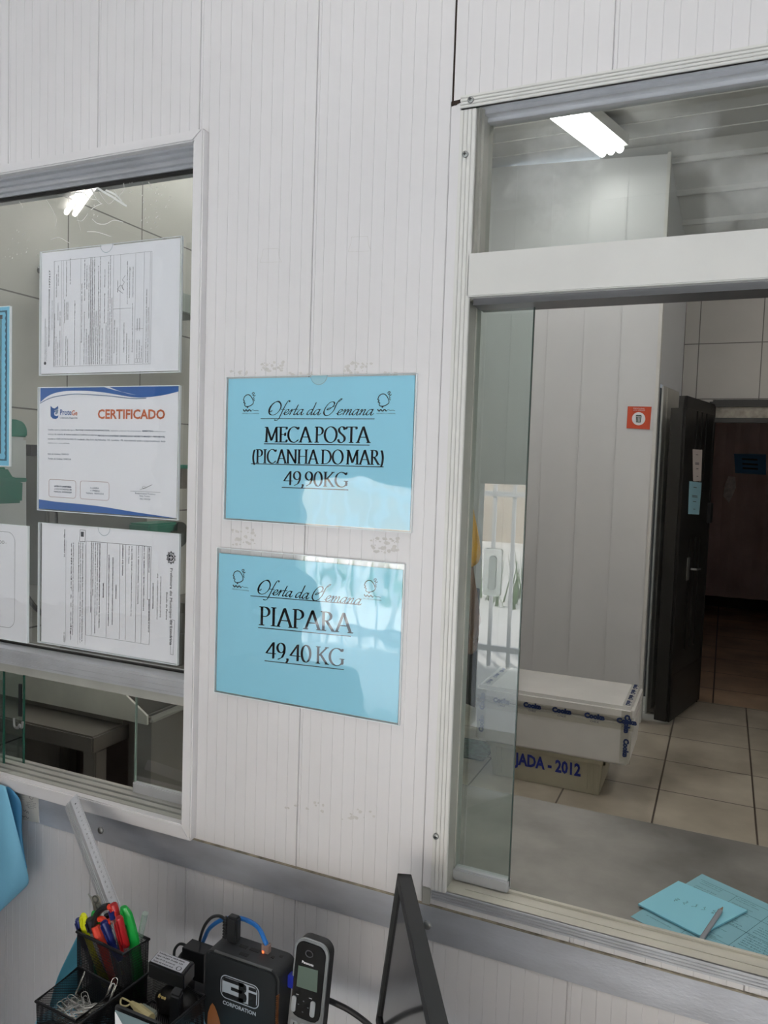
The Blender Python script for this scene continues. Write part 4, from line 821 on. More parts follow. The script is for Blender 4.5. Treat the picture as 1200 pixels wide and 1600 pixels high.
b = MB(); fc = lambda u, v: (u, 2.639-v*.14-.003, v); p = aty(811, 1197, 2.62); q = aty(908, 1209, 2.62); put_text(b, 'JADA - 2012', fc, -.862, .082, .058, width=.315, bold=.035); obj('lettering', b, mat('marker_blue', (.02, .04, .34), .6), t)
t = thing('styrofoam_box', 'white styrofoam fish box printed Cooke, resting on the cream crate', 'box', (-.69, 2.8, .183))
X0, X1, Y0, Y1, Z0, Z1 = -1.055, -.322, 2.57, 2.99, .183, .456
b = MB(); b.hexa([(X0+.012, Y0+.01, Z0), (X1-.012, Y0+.01, Z0), (X1-.012, Y1-.01, Z0), (X0+.012, Y1-.01, Z0), (X0, Y0, .385), (X1, Y0, .385), (X1, Y1, .385), (X0, Y1, .385)]); obj('box_body', b, EPS, t, bevel=.010, bseg=3)
b = MB(); b.box(X0-.003, X1+.003, Y0-.003, Y1+.003, .387, Z1); obj('box_lid', b, EPS, t, bevel=.016, bseg=4)
b = MB(); b.box(X0-.0045, X1+.0045, Y0-.0042, Y0-.0036, .352, .412); b.box(-.372, -.325, Y0-.0050, Y0-.0044, .20, .44); b.box(-.372, -.325, Y0+.02, Y1, Z1+.0004, Z1+.001); b.box(-1.045, -1.0, Y0-.0050, Y0-.0044, .20, .44); b.box(-1.03, -.985, Y0+.02, Y1, Z1+.0004, Z1+.001)
obj('clear_tape', b, glassy('tape_clear', (.95, .95, .93), 1.45, .15, haze=.03, hscale=2, hpos=(0, .4), hcol=(.7, .68, .64)), t)
b = MB(); fb = lambda u, v: (u, Y0-.006, v)
for u, v, wd in ((-.965, .388, .082), (-.818, .388, .085), (-.682, .386, .090), (-.535, .384, .092), (-.392, .384, .088)):
    put_text(b, 'Cooke', fb, u, v, .021, width=wd, bold=.08); put_text(b, 'CHILE', fb, u+wd*.3, v-.018, .008, width=wd*.42)
for ux, zs in ((-.336, (.30, .43)), (-1.008, (.305, .42))):
    for k, (z, hgt) in enumerate(((.425, .085), (.315, .085))): put_text(b, 'Cooke', lambda u, v: (ux-v, Y0-.0062, z-.085+u) if ux < -.9 else (ux-.02+v, Y0-.0062, z-u), 0, 0, .021, width=hgt, bold=.08)
for k in range(4): put_text(b, 'Cooke', lambda u, v: (-.360+v, Y0+.03+.1*k+u, Z1+.0016), 0, 0, .02, width=.08, bold=.05)
for k in range(3): put_text(b, 'Cooke', lambda u, v: (-1.02+v, Y0+.05+.12*k+u, Z1+.0016), 0, 0, .02, width=.08, bold=.05)
obj('lettering', b, mat('cooke_navy', (.015, .035, .13), .6), t)
# patterned mat at the left of the crate
b = MB(); q = [atz(*a, .0) for a in ((700, 1178), (765, 1172), (762, 1192), (700, 1196))]; b.box(-1.55, -1.06, 2.78, 3.05, 0, .008)
tag(obj('floor_mat', b, mat('mat_teal', (.10, .17, .16), .8, var=.8, scale=60), loc=(-1.3, 2.9, 0)), 'dark teal patterned mat on the tiles left of the cream crate', 'mat')

# --- steel counter under the right window
t = thing('steel_counter', 'long brushed steel counter behind the right window', 'counter', (.4, .3, 0))
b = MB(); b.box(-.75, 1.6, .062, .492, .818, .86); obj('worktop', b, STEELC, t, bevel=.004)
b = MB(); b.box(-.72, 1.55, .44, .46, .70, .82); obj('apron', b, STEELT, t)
for x in (-.70, .45, 1.54):
    for y in (.10, .45): b = MB(); b.tube([(x, y, 0), (x, y, .82)], .018, 12); obj('leg', b, STEELT, t, smooth='auto')
# order form, note pad, pen
zc = .8602
def flat_sheet(name, label, cat, pix, z, th, m, text=None, parent=None, group=None, corners=None):
    q = corners or [atz(*p, z) for p in pix]; t = thing(name, label, cat, tuple(q[0]), group); b = MB(); b.prism([Vector(p) for p in q], (0, 0, th)); obj('paper', b, m, t); return t, q
A_ = atz(1097, 1366, zc); Bp = atz(1200, 1413, zc); Cp = atz(930, 1425, zc)
e1 = (Bp-A_).normalized(); e2 = (Cp-A_); e2 = (e2-e1*e2.dot(e1)).normalized(); n1 = .297
q = [A_, A_+e1*n1, A_+e1*n1+e2*.21, A_+e2*.21]
# keep the sheet clear of the wall
t, q = flat_sheet('order_form', 'large cyan printed form lying on the steel counter', 'paper', None, zc, .0006, mat('form_cyan', (.22, .46, .53), .6), corners=[A_, A_+e1*.25, A_+e1*.25+e2*.20, A_+e2*.20])
ff = lambda u, v: A_+e1*u+e2*v+Vector((0, 0, .0009)); b = MB(); rg = random.Random(4)
for k, v in enumerate([.022+.0062*i for i in range(26)]):
    for (u0, wd) in ((.012, .05), (.07, .04), (.125, .06), (.195, .04)):
        if rg.random() < .78: put_text(b, ' '.join(rg.choice(WORDS) for _ in range(3)), ff, u0, v, .0028, width=wd*(.6+.4*rg.random()), res=1)
obj('lettering', b, mat('teal_ink', (.03, .09, .12), .7), t); b = MB()
for v in (.018, .055, .10, .15): put_line(b, ff, .008, v, .24, v, .0007)
for u in (.066, .12, .19): put_line(b, ff, u, .018, u, .19, .0005)
obj('ruled_lines', b, mat('teal_ink', (.03, .09, .12), .7), t)
zn = zc+.0016; q = [atz(*p, zn+.002) for p in ((997, 1413), (1060, 1377), (1168, 1423), (1093, 1462))]
t, q = flat_sheet('note_pad', 'small cyan note pad with faint scribbles on the printed form', 'notepad', None, zn, .0026, mat('note_cyan', (.26, .62, .74), .6), corners=[Vector((p.x, p.y, zc+.0018)) for p in q])
gx, gy = (q[1]-q[0]), (q[3]-q[0]); fn = lambda u, v: q[0]+gx*u+gy*v+Vector((0, 0, .0030)); b = MB(); rg = random.Random(9)
for s in range(5):
    x, y = .45+.07*s*.5, .30+.13*s; pts = [(x+.02*k*.8, y+rg.uniform(-.03, .03)) for k in range(8)]; put_path(b, fn, cr(pts, 3), .006)
obj('scribble', b, mat('teal_ink', (.03, .09, .12), .7), t)
pa = atz(1129, 1418, zc+.008); pb = atz(1098, 1464, zc+.006); pdv = (pb-pa).normalized()
t = thing('pen', 'grey ballpoint pen lying across the cyan note pad', 'pen', tuple(pb)); b = MB(); b.tube([pa+pdv*.012, pa+pdv*.14-Vector((0, 0, .001))], .0035, 10); obj('barrel', b, mat('pen_grey', (.28, .29, .32), .25), t, smooth='auto')
b = MB(); b.tube([pa-pdv*.001, pa+pdv*.004, pa+pdv*.013], [.0006, .0014, .0034], 10); obj('tip', b, mat('pen_brass', (.30, .14, .07), .4, .5), t, smooth='auto')

# --- steel tables behind the left window
t = thing('steel_table', 'low steel table with square legs behind the left window', 'table', (-1.7, .5, 0))
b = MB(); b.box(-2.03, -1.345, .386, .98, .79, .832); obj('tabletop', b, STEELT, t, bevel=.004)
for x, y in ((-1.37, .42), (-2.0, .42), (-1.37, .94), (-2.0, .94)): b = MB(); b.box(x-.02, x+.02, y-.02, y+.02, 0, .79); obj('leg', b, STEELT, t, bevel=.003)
b = MB(); b.tube([(-1.355, .44, .30), (-1.355, .92, .76)], .012, 8); obj('brace', b, STEELT, t)
BRN = mat('brown_cabinet', (.20, .155, .14), .5, var=.1, scale=4)
t = thing('brown_cabinet', 'brown panelled cabinet under the steel table', 'cabinet', (-1.7, 1.0, 0)); b = MB(); b.box(-2.03, -1.42, .995, 1.4, 0, .78); obj('carcass', b, BRN, t)
b = MB(); b.box(-1.72, -1.44, .985, .995, .05, .74); b.box(-2.0, -1.74, .985, .995, .05, .74); obj('door', b, BRN, t, bevel=.003)
t = thing('steel_trough', 'pale steel trough standing on the low steel table', 'trough', (-1.6, .6, .834))
P = [aty(px, py, .48) for px, py in ((-60, 1072), (204, 1127), (229.5, 1133), (229.5, 1119), (198, 1088), (190, 1065), (-60, 1005))]; b = MB(); b.prism(P, (0, .006, 0)); obj('front_apron', b, mat('pale_steel', (.72, .72, .64), .45, .1, var=.15, scale=8), t)
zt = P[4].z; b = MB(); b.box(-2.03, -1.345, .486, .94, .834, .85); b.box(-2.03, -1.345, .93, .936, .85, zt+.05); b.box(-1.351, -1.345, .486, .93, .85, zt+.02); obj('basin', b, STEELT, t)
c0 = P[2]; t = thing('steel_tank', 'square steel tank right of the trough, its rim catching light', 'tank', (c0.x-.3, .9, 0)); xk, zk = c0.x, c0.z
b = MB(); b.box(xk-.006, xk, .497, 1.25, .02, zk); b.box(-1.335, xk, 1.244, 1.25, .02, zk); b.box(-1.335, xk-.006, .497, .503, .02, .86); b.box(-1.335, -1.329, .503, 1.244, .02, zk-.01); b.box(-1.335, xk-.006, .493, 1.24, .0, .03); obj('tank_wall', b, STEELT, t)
b = MB(); b.box(xk-.025, xk+.004, .497, 1.25, zk, zk+.006); b.box(-1.335, xk, .95, 1.25, zk-.01, zk+.004); obj('rim', b, mat('rim_steel', (.52, .52, .48), .3, .7), t, bevel=.002)
b = MB(); b.box(xk-.16, xk-.03, .97, 1.16, zk+.0065, zk+.032); tag(obj('chopping_board', b, mat('worn_board', (.30, .29, .24), .6, var=.3, scale=20), loc=(xk-.13, .8, zk), bevel=.004), 'grey worn board on the rim of the steel tank', 'board')
# steel work surface and bag seen under the licence sheet
t = thing('wall_bench', 'steel bench along the tiled wall behind the licence sheet', 'bench', (-1.8, 1.6, 0)); b = MB(); b.box(-2.04, -1.45, 1.42, 2.3, .90, .94); obj('bench_top', b, STEELT, t, bevel=.003)
for x, y in ((-1.5, 1.46), (-1.5, 2.26), (-2.0, 1.46), (-2.0, 2.26)): b = MB(); b.box(x-.02, x+.02, y-.02, y+.02, 0, .9); obj('leg', b, STEELT, t)
p = aty(208, 1046, .9); t = thing('carton', 'small pale carton with blue print on the trough edge', 'carton', (p.x, .9, .94-.05)); b = MB(); b.box(p.x-.05, p.x+.035, .952, 1.01, zk+.005, zk+.06); 
obj('carton_body', b, mat('carton_pale', (.66, .68, .62), .6), t); b = MB(); put_text(b, '10', lambda u, v: (u, .950, v), p.x-.01, zk+.028, .018, width=.03, bold=.04); obj('lettering', b, mat('print_blue', (.03, .15, .35), .5), t)
# wall-mounted grey control cabinet, insect lamp, white machine with green cap, tape dispenser
t = thing('control_cabinet', 'dull grey steel cabinet on the tiled wall behind the certificate', 'cabinet', (-1.9, .95, 1.10))
b = MB(); b.box(-2.048, -1.86, .72, 1.16, 1.10, 1.495); obj('housing', b, mat('grey_cabinet', (.22, .22, .21), .45, .3, var=.3, scale=5), t, bevel=.006)
b = MB(); b.box(-1.859, -1.854, .75, 1.13, 1.13, 1.465); obj('door', b, mat('grey_cabinet_door', (.26, .26, .25), .45, .3, var=.3, scale=5), t, bevel=.003); b = MB(); b.box(-1.99, -1.95, .735, .76, 1.495, 1.53); obj('knob', b, BLACKP, t)
t = thing('insect_lamp', 'grey-green lamp bar high on the tiled wall behind the top form', 'insect lamp', (-1.98, 1.2, 2.03))
b = MB(); b.box(-2.048, -1.93, .86, 1.56, 2.06, 2.135); obj('housing', b, mat('lamp_greygreen', (.30, .34, .31), .5), t, bevel=.004); b = MB(); b.tube([(-1.99, .80, 2.075), (-1.99, 1.60, 2.075)], .012, 8); obj('rod', b, BLACKP, t)
t = thing('upright_machine', 'white upright machine with a rounded green cap at the left window edge', 'machine', (-1.8, .5, 1.12))
xd = -1.66; pz = lambda px, py: atx(px, py, xd); e_ = pz(44, 700); bo = pz(44, 893); tp_ = pz(20, 655); gr = pz(38, 683)
yR = e_.y; GRN = mat('green_plastic', (.02, .22, .15), .3); WPL = mat('white_plastic', (.68, .70, .70), .35)
b = MB(); pts = [(yR-.24, bo.z), (yR+.004, bo.z), (yR, gr.z), (yR-.24, gr.z)]; b.prism([(xd-.12, y, z) for y, z in pts], (.12, 0, 0)); obj('body', b, WPL, t, bevel=.008)
b = MB(); pts = [(yR-.24, gr.z), (yR, gr.z)]+[(yR-.032+.032*math.cos(R(a)), tp_.z-.030+.030*math.sin(R(a))) for a in (0, 20, 40, 60, 90)]+[(yR-.24, tp_.z)]; b.prism([(xd-.12, y, z) for y, z in pts], (.12, 0, 0)); obj('cap', b, GRN, t, bevel=.004)
b = MB(); b.tube(cr([(xd-.05, yR, bo.z+.01), (xd-.04, yR+.02, bo.z-.05), (xd-.05, yR+.06, bo.z-.10), (xd-.06, yR+.12, bo.z-.15)], 5), .007, 8); obj('power_cord', b, BLACKP, t, smooth='auto')
xg = -1.58; a, c = atx(2, 730, xg), atx(37, 786, xg); t = thing('green_container', 'translucent green container in front of the white machine', 'container', (xg, c.y, c.z))
b = MB(); k = c.y; b.prism([(xg-.08, y, z) for y, z in ((k-.22, c.z), (k, c.z), (k+.002, c.z+.055), (k-.025, c.z+.06), (k-.03, a.z-.02), (k-.045, a.z), (k-.22, a.z))], (.08, 0, 0)); obj('tub', b, GRN, t, bevel=.006)
b = MB(); b.box(xg-.085, xg+.005, k-.22, k+.006, c.z+.052, c.z+.062); obj('rim', b, GRN, t, bevel=.002)
t = thing('tape_dispenser', 'dark wheel with a green body on the wall bench, right of the certificate', 'tape dispenser', (-1.7, 1.35, 1.1)); p = atx(278, 835, -1.75)
b = MB(); b.tube([(-1.80, p.y, p.z), (-1.74, p.y, p.z)], .045, 20); obj('wheel', b, mat('wheel_dark', (.06, .07, .06), .4), t, smooth='auto')
b = MB(); b.box(-1.83, -1.74, p.y-.16, p.y-.01, p.z+.01, p.z+.045); obj('green_cover', b, mat('green_cover', (.05, .25, .18), .3), t, bevel=.006)
b = MB(); b.box(-1.83, -1.76, p.y-.03, p.y+.03, .94, p.z-.03); obj('stand', b, STEELT, t)
p = atx(289, 740, -1.98); t = thing('wall_bracket', 'short steel bracket with a green top on the tiled wall', 'bracket', (-2.0, p.y, p.z-.06)); b = MB(); b.box(-2.048, -1.97, p.y-.03, p.y, p.z-.06, p.z+.02); obj('bracket_plate', b, STEELT, t); b = MB(); b.box(-2.048, -1.965, p.y-.05, p.y+.005, p.z+.02, p.z+.035); obj('bracket_top', b, GRN, t)
#PART5
# ================================================================== DESK
t = thing('desk', 'desk under the wall, at the bottom of the picture', 'desk', (-.5, -.35, 0))
DESKM = mat('desk_top', (.30, .29, .27), .45, var=.1, scale=5)
b = MB(); b.box(-.795, .25, -.62, -.10, .72, .75); obj('desktop', b, DESKM, t, bevel=.004)
for x, y in ((-.76, -.57), (.2, -.57), (-.76, -.15), (.2, -.15)): b = MB(); b.box(x-.025, x+.025, y-.025, y+.025, 0, .72); obj('leg', b, MATBLK, t, bevel=.003)

# --- wire mesh organiser
WM = wire_mesh('black_wire_mesh', .0021, .46); RIM = mat('black_rim', (.010, .010, .012), .4)
t = thing('desk_organiser', 'black wire mesh organiser holding pens and clips on the desk', 'organiser', (-.72, -.23, .75))
cup = [Vector(v) for v in ((-.790, -.203, .84), (-.699, -.212, .84), (-.690, -.172, .84), (-.782, -.163, .84))]
def bin_part(top, zb, name, inset=.0):
    n = len(top); b = MB(); cen = sum(top, Vector())/n
    bot = [Vector((p.x+(cen.x-p.x)*inset, p.y+(cen.y-p.y)*inset, zb)) for p in top]
    for i in range(n): b.poly([bot[i], bot[(i+1) % n], top[(i+1) % n], top[i]])
    b.poly(bot); o = obj(name, b, WM, t, recalc=False)
    b = MB(); b.tube(top, .0022, 8, closed=True); b.tube([p+Vector((0, 0, .0)) for p in bot], .0016, 6, closed=True); obj('rim', b, RIM, o, smooth='auto'); return o
bin_part(cup, .7515, 'pen_cup', .03)
trayA = [Vector(v) for v in ((-.772, -.288, .80), (-.700, -.292, .80), (-.698, -.222, .80), (-.775, -.214, .80))]
bin_part(trayA, .7515, 'clip_tray', .03)
trayB = [Vector(v) for v in ((-.697, -.292, .795), (-.600, -.300, .795), (-.590, -.178, .795), (-.686, -.168, .795))]
bin_part(trayB, .7515, 'wide_tray', .02)
# --- pens: top and rim pixels on a vertical plane inside the cup
def stick(pt, pr_, y, ztop=None): a = aty(*pt, y); r_ = aty(*pr_, y+.012); d = (r_-a).normalized(); return a, d
def inside(p): return Vector((min(-.700, max(-.780, p.x)), min(-.176, max(-.203, p.y)), max(.757, p.z)))
def pen(name, label, top, rim, y, L, r, m, capm=None, capL=.0, cat='pen', endm=None, group=None, tipm=None, ydrift=.010):
    a = aty(*top, y); k = aty(*rim, y+ydrift); d = (k-a).normalized()
    s = (a.z-.757)/max(1e-3, -d.z); L = min(L, s); e = a+d*L
    e = Vector((min(-.700, max(-.785, e.x)), min(-.172, max(-.205, e.y)), e.z)); d = (e-a).normalized()
    t = thing(name, label, cat, tuple(e)); n = max(2, 2)
    b = MB(); b.tube([a+d*capL, a+d*(L-.012), e], [r, r, r*.3], 10); obj('barrel', b, m, t, smooth='auto')
    if capm: b = MB(); b.tube([a, a+d*.002, a+d*(capL+.001)], [r*.9, r*1.12, r*1.12], 10); b.tube([a+Vector((.0, -r*1.5, 0))+d*.004, a+Vector((0, -r*1.5, 0))+d*(capL*.9)], r*.3, 6); obj('cap', b, capm, t, smooth='auto')
    if endm: b = MB(); b.tube([a-d*.001, a+d*.010], r*1.02, 10); obj('end_plug', b, endm, t, smooth='auto')
    if tipm: b = MB(); b.tube([a+d*(capL+.012), a+d*(L-.02)], r*.35, 6); obj('ink_tube', b, tipm, t, smooth='auto')
    return t
CLR = glassy('clear_barrel', (.82, .84, .86), 1.5, .05, haze=.25, hscale=2, hpos=(0, .3), hcol=(.5, .5, .52))
CAPB = mat('cap_blue', (.015, .025, .16), .3); CAPR = mat('cap_red', (.48, .015, .02), .3); YEL = mat('marker_yellow', (.78, .80, .02), .35); GRM = mat('marker_green', (.01, .40, .06), .3); ORG_ = mat('cutter_orange', (.75, .05, .02), .35)
pen('pen', 'dark blue capped pen, leftmost in the pen cup', (122, 1436), (127, 1465), -.197, .145, .0042, CLR, CAPB, .05)
pen('pen', 'dark blue capped pen leaning in front of the orange scissors handle', (162, 1440), (179, 1478), -.203, .15, .0046, CLR, CAPB, .06)
pen('pen', 'clear ballpoint with a blue end plug, right of the dark blue capped pen', (174, 1425), (186, 1480), -.199, .15, .0040, CLR, None, .0, endm=CAPB, tipm=INK)
pen('pen', 'clear ballpoint with a black end, between the two blue pens', (167, 1430), (177, 1472), -.188, .145, .0038, CLR, None, .0, endm=INK, tipm=CAPR)
pen('pen', 'bright red pen with a long cap, left of the green highlighter', (177, 1412), (196, 1482), -.194, .15, .0048, CLR, CAPR, .075)
pen('pen', 'red pen leaning behind the bright red one', (186, 1433), (197, 1476), -.203, .15, .0044, CLR, CAPR, .045)
pen('marker', 'white marker with a black top, right of the yellow highlighter', (140, 1436), (152, 1469), -.199, .13, .0055, PAPERW, INK, .018, cat='marker')
pen('pen', 'clear glass-like tube standing at the right rear corner of the pen cup', (227, 1427), (224, 1462), -.180, .12, .0042, glassy('clear_tube', (.86, .93, .90), 1.5, .02, haze=.2, hscale=2, hpos=(0, .3), hcol=(.5, .6, .56)))
def flat_marker(label, pts_px, y, wd, th, m, name='highlighter', cat='highlighter', L=None):
    P = [aty(px, py, y+.004*i) for i, (px, py) in enumerate(pts_px)]; d = (P[-1]-P[-2]).normalized(); last = P[-1]; s = (last.z-.758)/(-d.z); e = last+d*s; e = Vector((min(-.702, max(-.783, e.x)), min(-.176, max(-.203, e.y)), e.z))
    P = [Vector(p) for p in cr3(P+[e])]; t = thing(name, label, cat, tuple(e)); b = MB(); n = len(P); rs = [wd*(.55+.45*min(1, i/3)) for i in range(n)]
    b.tube(P, rs, 10)
    # flatten in y
    b.v = [tuple(Vector(v)) for v in b.v]
    cen = P; k = 0; out = []
    for i in range(n):
        for j in range(10): v = Vector(b.v[i*10+j]); c = cen[i]; out.append((v.x, c.y+(v.y-c.y)*th, v.z))
    b.v = out; obj('barrel', b, m, t, smooth='auto')
    b = MB(); b.tube([P[1]+Vector((0, -wd*th*1.0, 0)), P[len(P)//3]+Vector((0, -wd*th*1.15, 0))], wd*.22, 6); obj('clip', b, m, t, smooth='auto'); return t
def cr3(P, n=5):
    out = []; Q = [P[0]]+P+[P[-1]]
    for i in range(1, len(Q)-2):
        for k in range(n):
            s = k/n; a, b, c, e = Q[i-1], Q[i], Q[i+1], Q[i+2]; out.append(.5*(2*b+(c-a)*s+(2*a-5*b+4*c-e)*s*s+(-a+3*b-3*c+e)*s**3))
    out.append(P[-1]); return out
flat_marker('flat yellow highlighter, second from the left in the pen cup', ((131, 1429), (132, 1445), (140, 1467)), -.200, .0078, .6, YEL)
flat_marker('large flat green highlighter at the right of the pen cup', ((193, 1417), (201, 1440), (210, 1480)), -.190, .0098, .6, GRM)
flat_marker('green highlighter tip just showing behind the black scissors loop', ((147, 1425), (150, 1445)), -.186, .007, .6, GRM)
# scissors: orange handle with a black loop
t = thing('scissors', 'orange-red scissors with a black upper loop in the pen cup', 'scissors', (-.75, -.2, .76)); ys = -.196
lp_ = [aty(px, py, ys) for px, py in ((146, 1448), (148, 1437), (153, 1426), (162, 1418), (170, 1416))]; b = MB(); b.tube(cr3(lp_), .0045, 8); obj('black_loop', b, BLACKP, t, smooth='auto')
lp_ = [aty(px, py, ys) for px, py in ((166, 1417), (173, 1418), (177, 1425), (176, 1434), (168, 1442), (160, 1436), (155, 1436))]; b = MB(); b.tube(cr3(lp_), .0040, 8); obj('orange_loop', b, ORG_, t, smooth='auto')
b = MB(); a = aty(149, 1447, ys-.002); c = aty(160, 1476, ys-.002); e = Vector((-.728, -.195, .775)); b.tube([a, a+(c-a)*.5, c, e], [.0058, .0068, .0062, .004], 10); obj('orange_handle', b, ORG_, t, smooth='auto')
b = MB(); b.tube([e, Vector((-.722, -.19, .757))], .003, 6); obj('blade', b, SCREW, t)
# steel ruler leaning from the cup to the wall
t = thing('ruler', 'long aluminium ruler leaning from the pen cup against the wall', 'ruler', (-.735, -.188, .765))
top = aty(111.5, 1252, -.045); bot = aty(175, 1420, -.150); dr = (bot-top).normalized(); bot = top+dr*.295
sd = (aty(118, 1250, -.045)-aty(105, 1256, -.045)); sd = (sd-dr*sd.dot(dr)).normalized(); nr = dr.cross(sd).normalized()
if nr.y > 0: nr = -nr
HW = .0155; rp = lambda s, u, h: top+dr*s+sd*u+nr*h
b = MB(); b.prism([rp(0, -HW, 0), rp(0, -HW, .0012), rp(0, -HW*.25, .0032), rp(0, HW*.1, .0034), rp(0, HW, .0008), rp(0, HW, 0)], dr*.295); 
for u in (-.72, -.5, -.3): b.prism([rp(0, HW*u-.0008, .0014), rp(0, HW*u-.0008, .0044+.001*u), rp(0, HW*u+.0008, .0044+.001*u), rp(0, HW*u+.0008, .0014)], dr*.295)
obj('body', b, mat('ruler_aluminium', (.72, .73, .76), .32, .6, var=.04, scale=10), t)
b = MB(); fr_ = lambda u, v: rp(u, 0, 0)
def rf(s, u): # point on sloping face
    k = (u-HW*.1)/(HW*.9); return rp(s, u, .0034+(.0008-.0034)*k+.0002)
for i in range(1, 30):
    put_text(b, str(i), lambda a, c, i=i: rf(.006+i*.01-.0012+a*1.0, HW*.42+c), 0, 0, .0026, width=.0022 if i < 10 else .0032, res=1)
for i in range(0, 281):
    L_ = .0042 if i % 10 == 0 else (.003 if i % 5 == 0 else .0018); s = .006+i*.001
    b.poly([rf(s-.00008, HW-.0002), rf(s+.00008, HW-.0002), rf(s+.00008, HW-L_), rf(s-.00008, HW-L_)])
obj('scale_marks', b, INKG, t)
# bottle opener
t = thing('bottle_opener', 'flat silver bottle opener standing behind the pens', 'bottle opener', (-.77, -.175, .77)); yo = -.176
P = [aty(px, py, yo) for px, py in ((137, 1397), (141, 1401), (146, 1401), (152, 1398), (155, 1402), (157, 1410), (158, 1420), (156, 1440), (147, 1440), (146, 1420), (143, 1408))]
b = MB(); b.prism(P, (0, .0016, 0)); e0 = P[7]; e1_ = P[8]; b.prism([e0, e1_, Vector((-.762, yo, .758)), Vector((-.752, yo, .758))], (0, .0016, 0)); obj('body', b, mat('opener_steel', (.55, .54, .50), .3, .7), t)
for px, py in ((149, 1405), (153, 1415)): p = aty(px, py, yo-.0006); b = MB(); b.tube([p+Vector((.0045*math.cos(R(a)), 0, .0045*math.sin(R(a)))) for a in range(0, 360, 30)], .0011, 6, closed=True); obj('ring_hole', b, mat('opener_dark', (.12, .12, .11), .4, .6), t, smooth='auto')
# small white card in the cup
b = MB(); P = [aty(px, py, -.180) for px, py in ((208, 1455), (219, 1473), (213, 1478), (205, 1470))]; b.prism(P, (0, .0004, 0)); tag(obj('paper_slip', b, PAPERW, loc=tuple(P[0])), 'white paper slip showing behind the green highlighter', 'paper')

# --- paper clips, each one its own
CLIPM = mat('clip_steel', (.85, .83, .78), .25, .7)
def clip_mesh(L, W_, r=.00055):
    pts = []
    for a in range(180, -1, -30): pts.append((L/2-W_/2+W_/2*math.sin(R(a)), W_/2*math.cos(R(a))))
    path = [(-L*.25, -W_*.5)]+pts+[(-L/2+W_*.4, W_*.5)]+[(-L/2+W_*.4-W_*.4*math.sin(R(a)), W_*.1+W_*.4*math.cos(R(a))) for a in range(0, 181, 30)]+[(L*.22, -W_*.3)]+[(L*.22+W_*.3*math.sin(R(a)), -W_*.3*math.cos(R(a))) for a in range(0, 181, 30)]+[(-L*.2, W_*.3)]
    b = MB(); b.tube([(x, y, 0) for x, y in path], r, 5); me = bpy.data.meshes.new('paper_clip'); me.from_pydata(b.v, [], b.f); me.materials.append(CLIPM)
    for p in me.polygons: p.use_smooth = True
    return me
cm = clip_mesh(.033, .0085); rg = random.Random(21)
for i in range(44):
    o = bpy.data.objects.new('paper_clip', cm); COL.objects.link(o)
    x = -.737+rg.gauss(0, .016); y = -.252+rg.gauss(0, .017); x = min(-.716, max(-.756, x)); y = min(-.236, max(-.272, y))
    z = .757+.0009*i*(.55 if i > 30 else .8)
    o.location = (x, y, z); o.rotation_euler = (rg.uniform(-.25, .25), rg.uniform(-.25, .25), rg.gauss(.1, .55)+(math.pi if rg.random() < .5 else 0)); ORG[o.name] = Vector(o.location)
    tag(o, 'silver wire paper clip heaped in the small mesh tray', 'paper clip', 'paper clips in the mesh tray')
for k, (px, py, rx) in enumerate(((125, 1532, 1.3), (173, 1545, 1.25))):
    o = bpy.data.objects.new('paper_clip', cm); COL.objects.link(o); p = aty(px, py, -.236 if k == 0 else -.234); o.location = p-Vector((0, 0, .004)); o.rotation_euler = (.2, -1.2+.2*k, .5+k); ORG[o.name] = Vector(o.location)
    tag(o, ('silver paper clip standing up at the rear edge of the small tray' if k == 0 else 'silver paper clip standing up at the right edge of the small tray'), 'paper clip')

# --- things in the wide tray
t = thing('power_adapter', 'black box with a white printed label lying on the organiser', 'power adapter', (-.645, -.19, .79))
q = [atz(*p, .822) for p in ((231, 1503), (248, 1484), (305, 1502), (287, 1525))]
b = MB(); b.hexa([p-Vector((0, 0, .022)) for p in q]+q); obj('case', b, BLACKP, t, bevel=.002)
gx, gy = q[3]-q[0], q[1]-q[0]; fl_ = lambda u, v: q[0]+gx*u+gy*v+Vector((0, 0, .0003)); b = MB(); b.poly([fl_(.04, .10), fl_(.90, .10), fl_(.90, .95), fl_(.04, .95)]); obj('label_sheet', b, mat('label_white', (.62, .62, .66), .5), t)
fl2 = lambda u, v: fl_(u, v)+Vector((0, 0, .0002)); b = MB()
for k, s_ in enumerate(('Switching power supply adapter', 'Input 100-240V  50-60Hz  0.5A', 'Output 12V 1.0A  use indoors only', 'Caution: risk of electric shock')):
    put_text(b, s_, fl2, .08, .78-.20*k, .10, width=.72 if k < 2 else .56, res=1, bold=.03)
cc = [(.78+.06*math.cos(a*.52), .30+.14*math.sin(a*.52)) for a in range(13)]; put_path(b, fl2, cc, .02); obj('lettering', b, INK, t)
t = thing('pouch', 'black pouch with small yellow print in the wide tray', 'pouch', (-.63, -.24, .755)); b = MB()
p = atz(258, 1552, .79); c0_ = Vector((p.x+.012, p.y+.012, .772)); 
b.tube([c0_+Vector((-.034, 0, 0)), c0_+Vector((-.02, 0, 0)), c0_+Vector((0, .003, .003)), c0_+Vector((.02, 0, 0)), c0_+Vector((.034, 0, 0))], [.006, .018, .020, .017, .006], 12); obj('pouch_body', b, mat('pouch_black', (.012, .011, .010), .5, bump=.5, bscale=90), t, smooth=True)
b = MB(); a = atz(246, 1560, .7905); put_text(b, 'free', lambda u, v: Vector((a.x+u, a.y+v*.6, .7925+v*.6)), 0, 0, .005, width=.013, bold=.03); obj('lettering', b, mat('gold_print', (.55, .42, .14), .5), t)
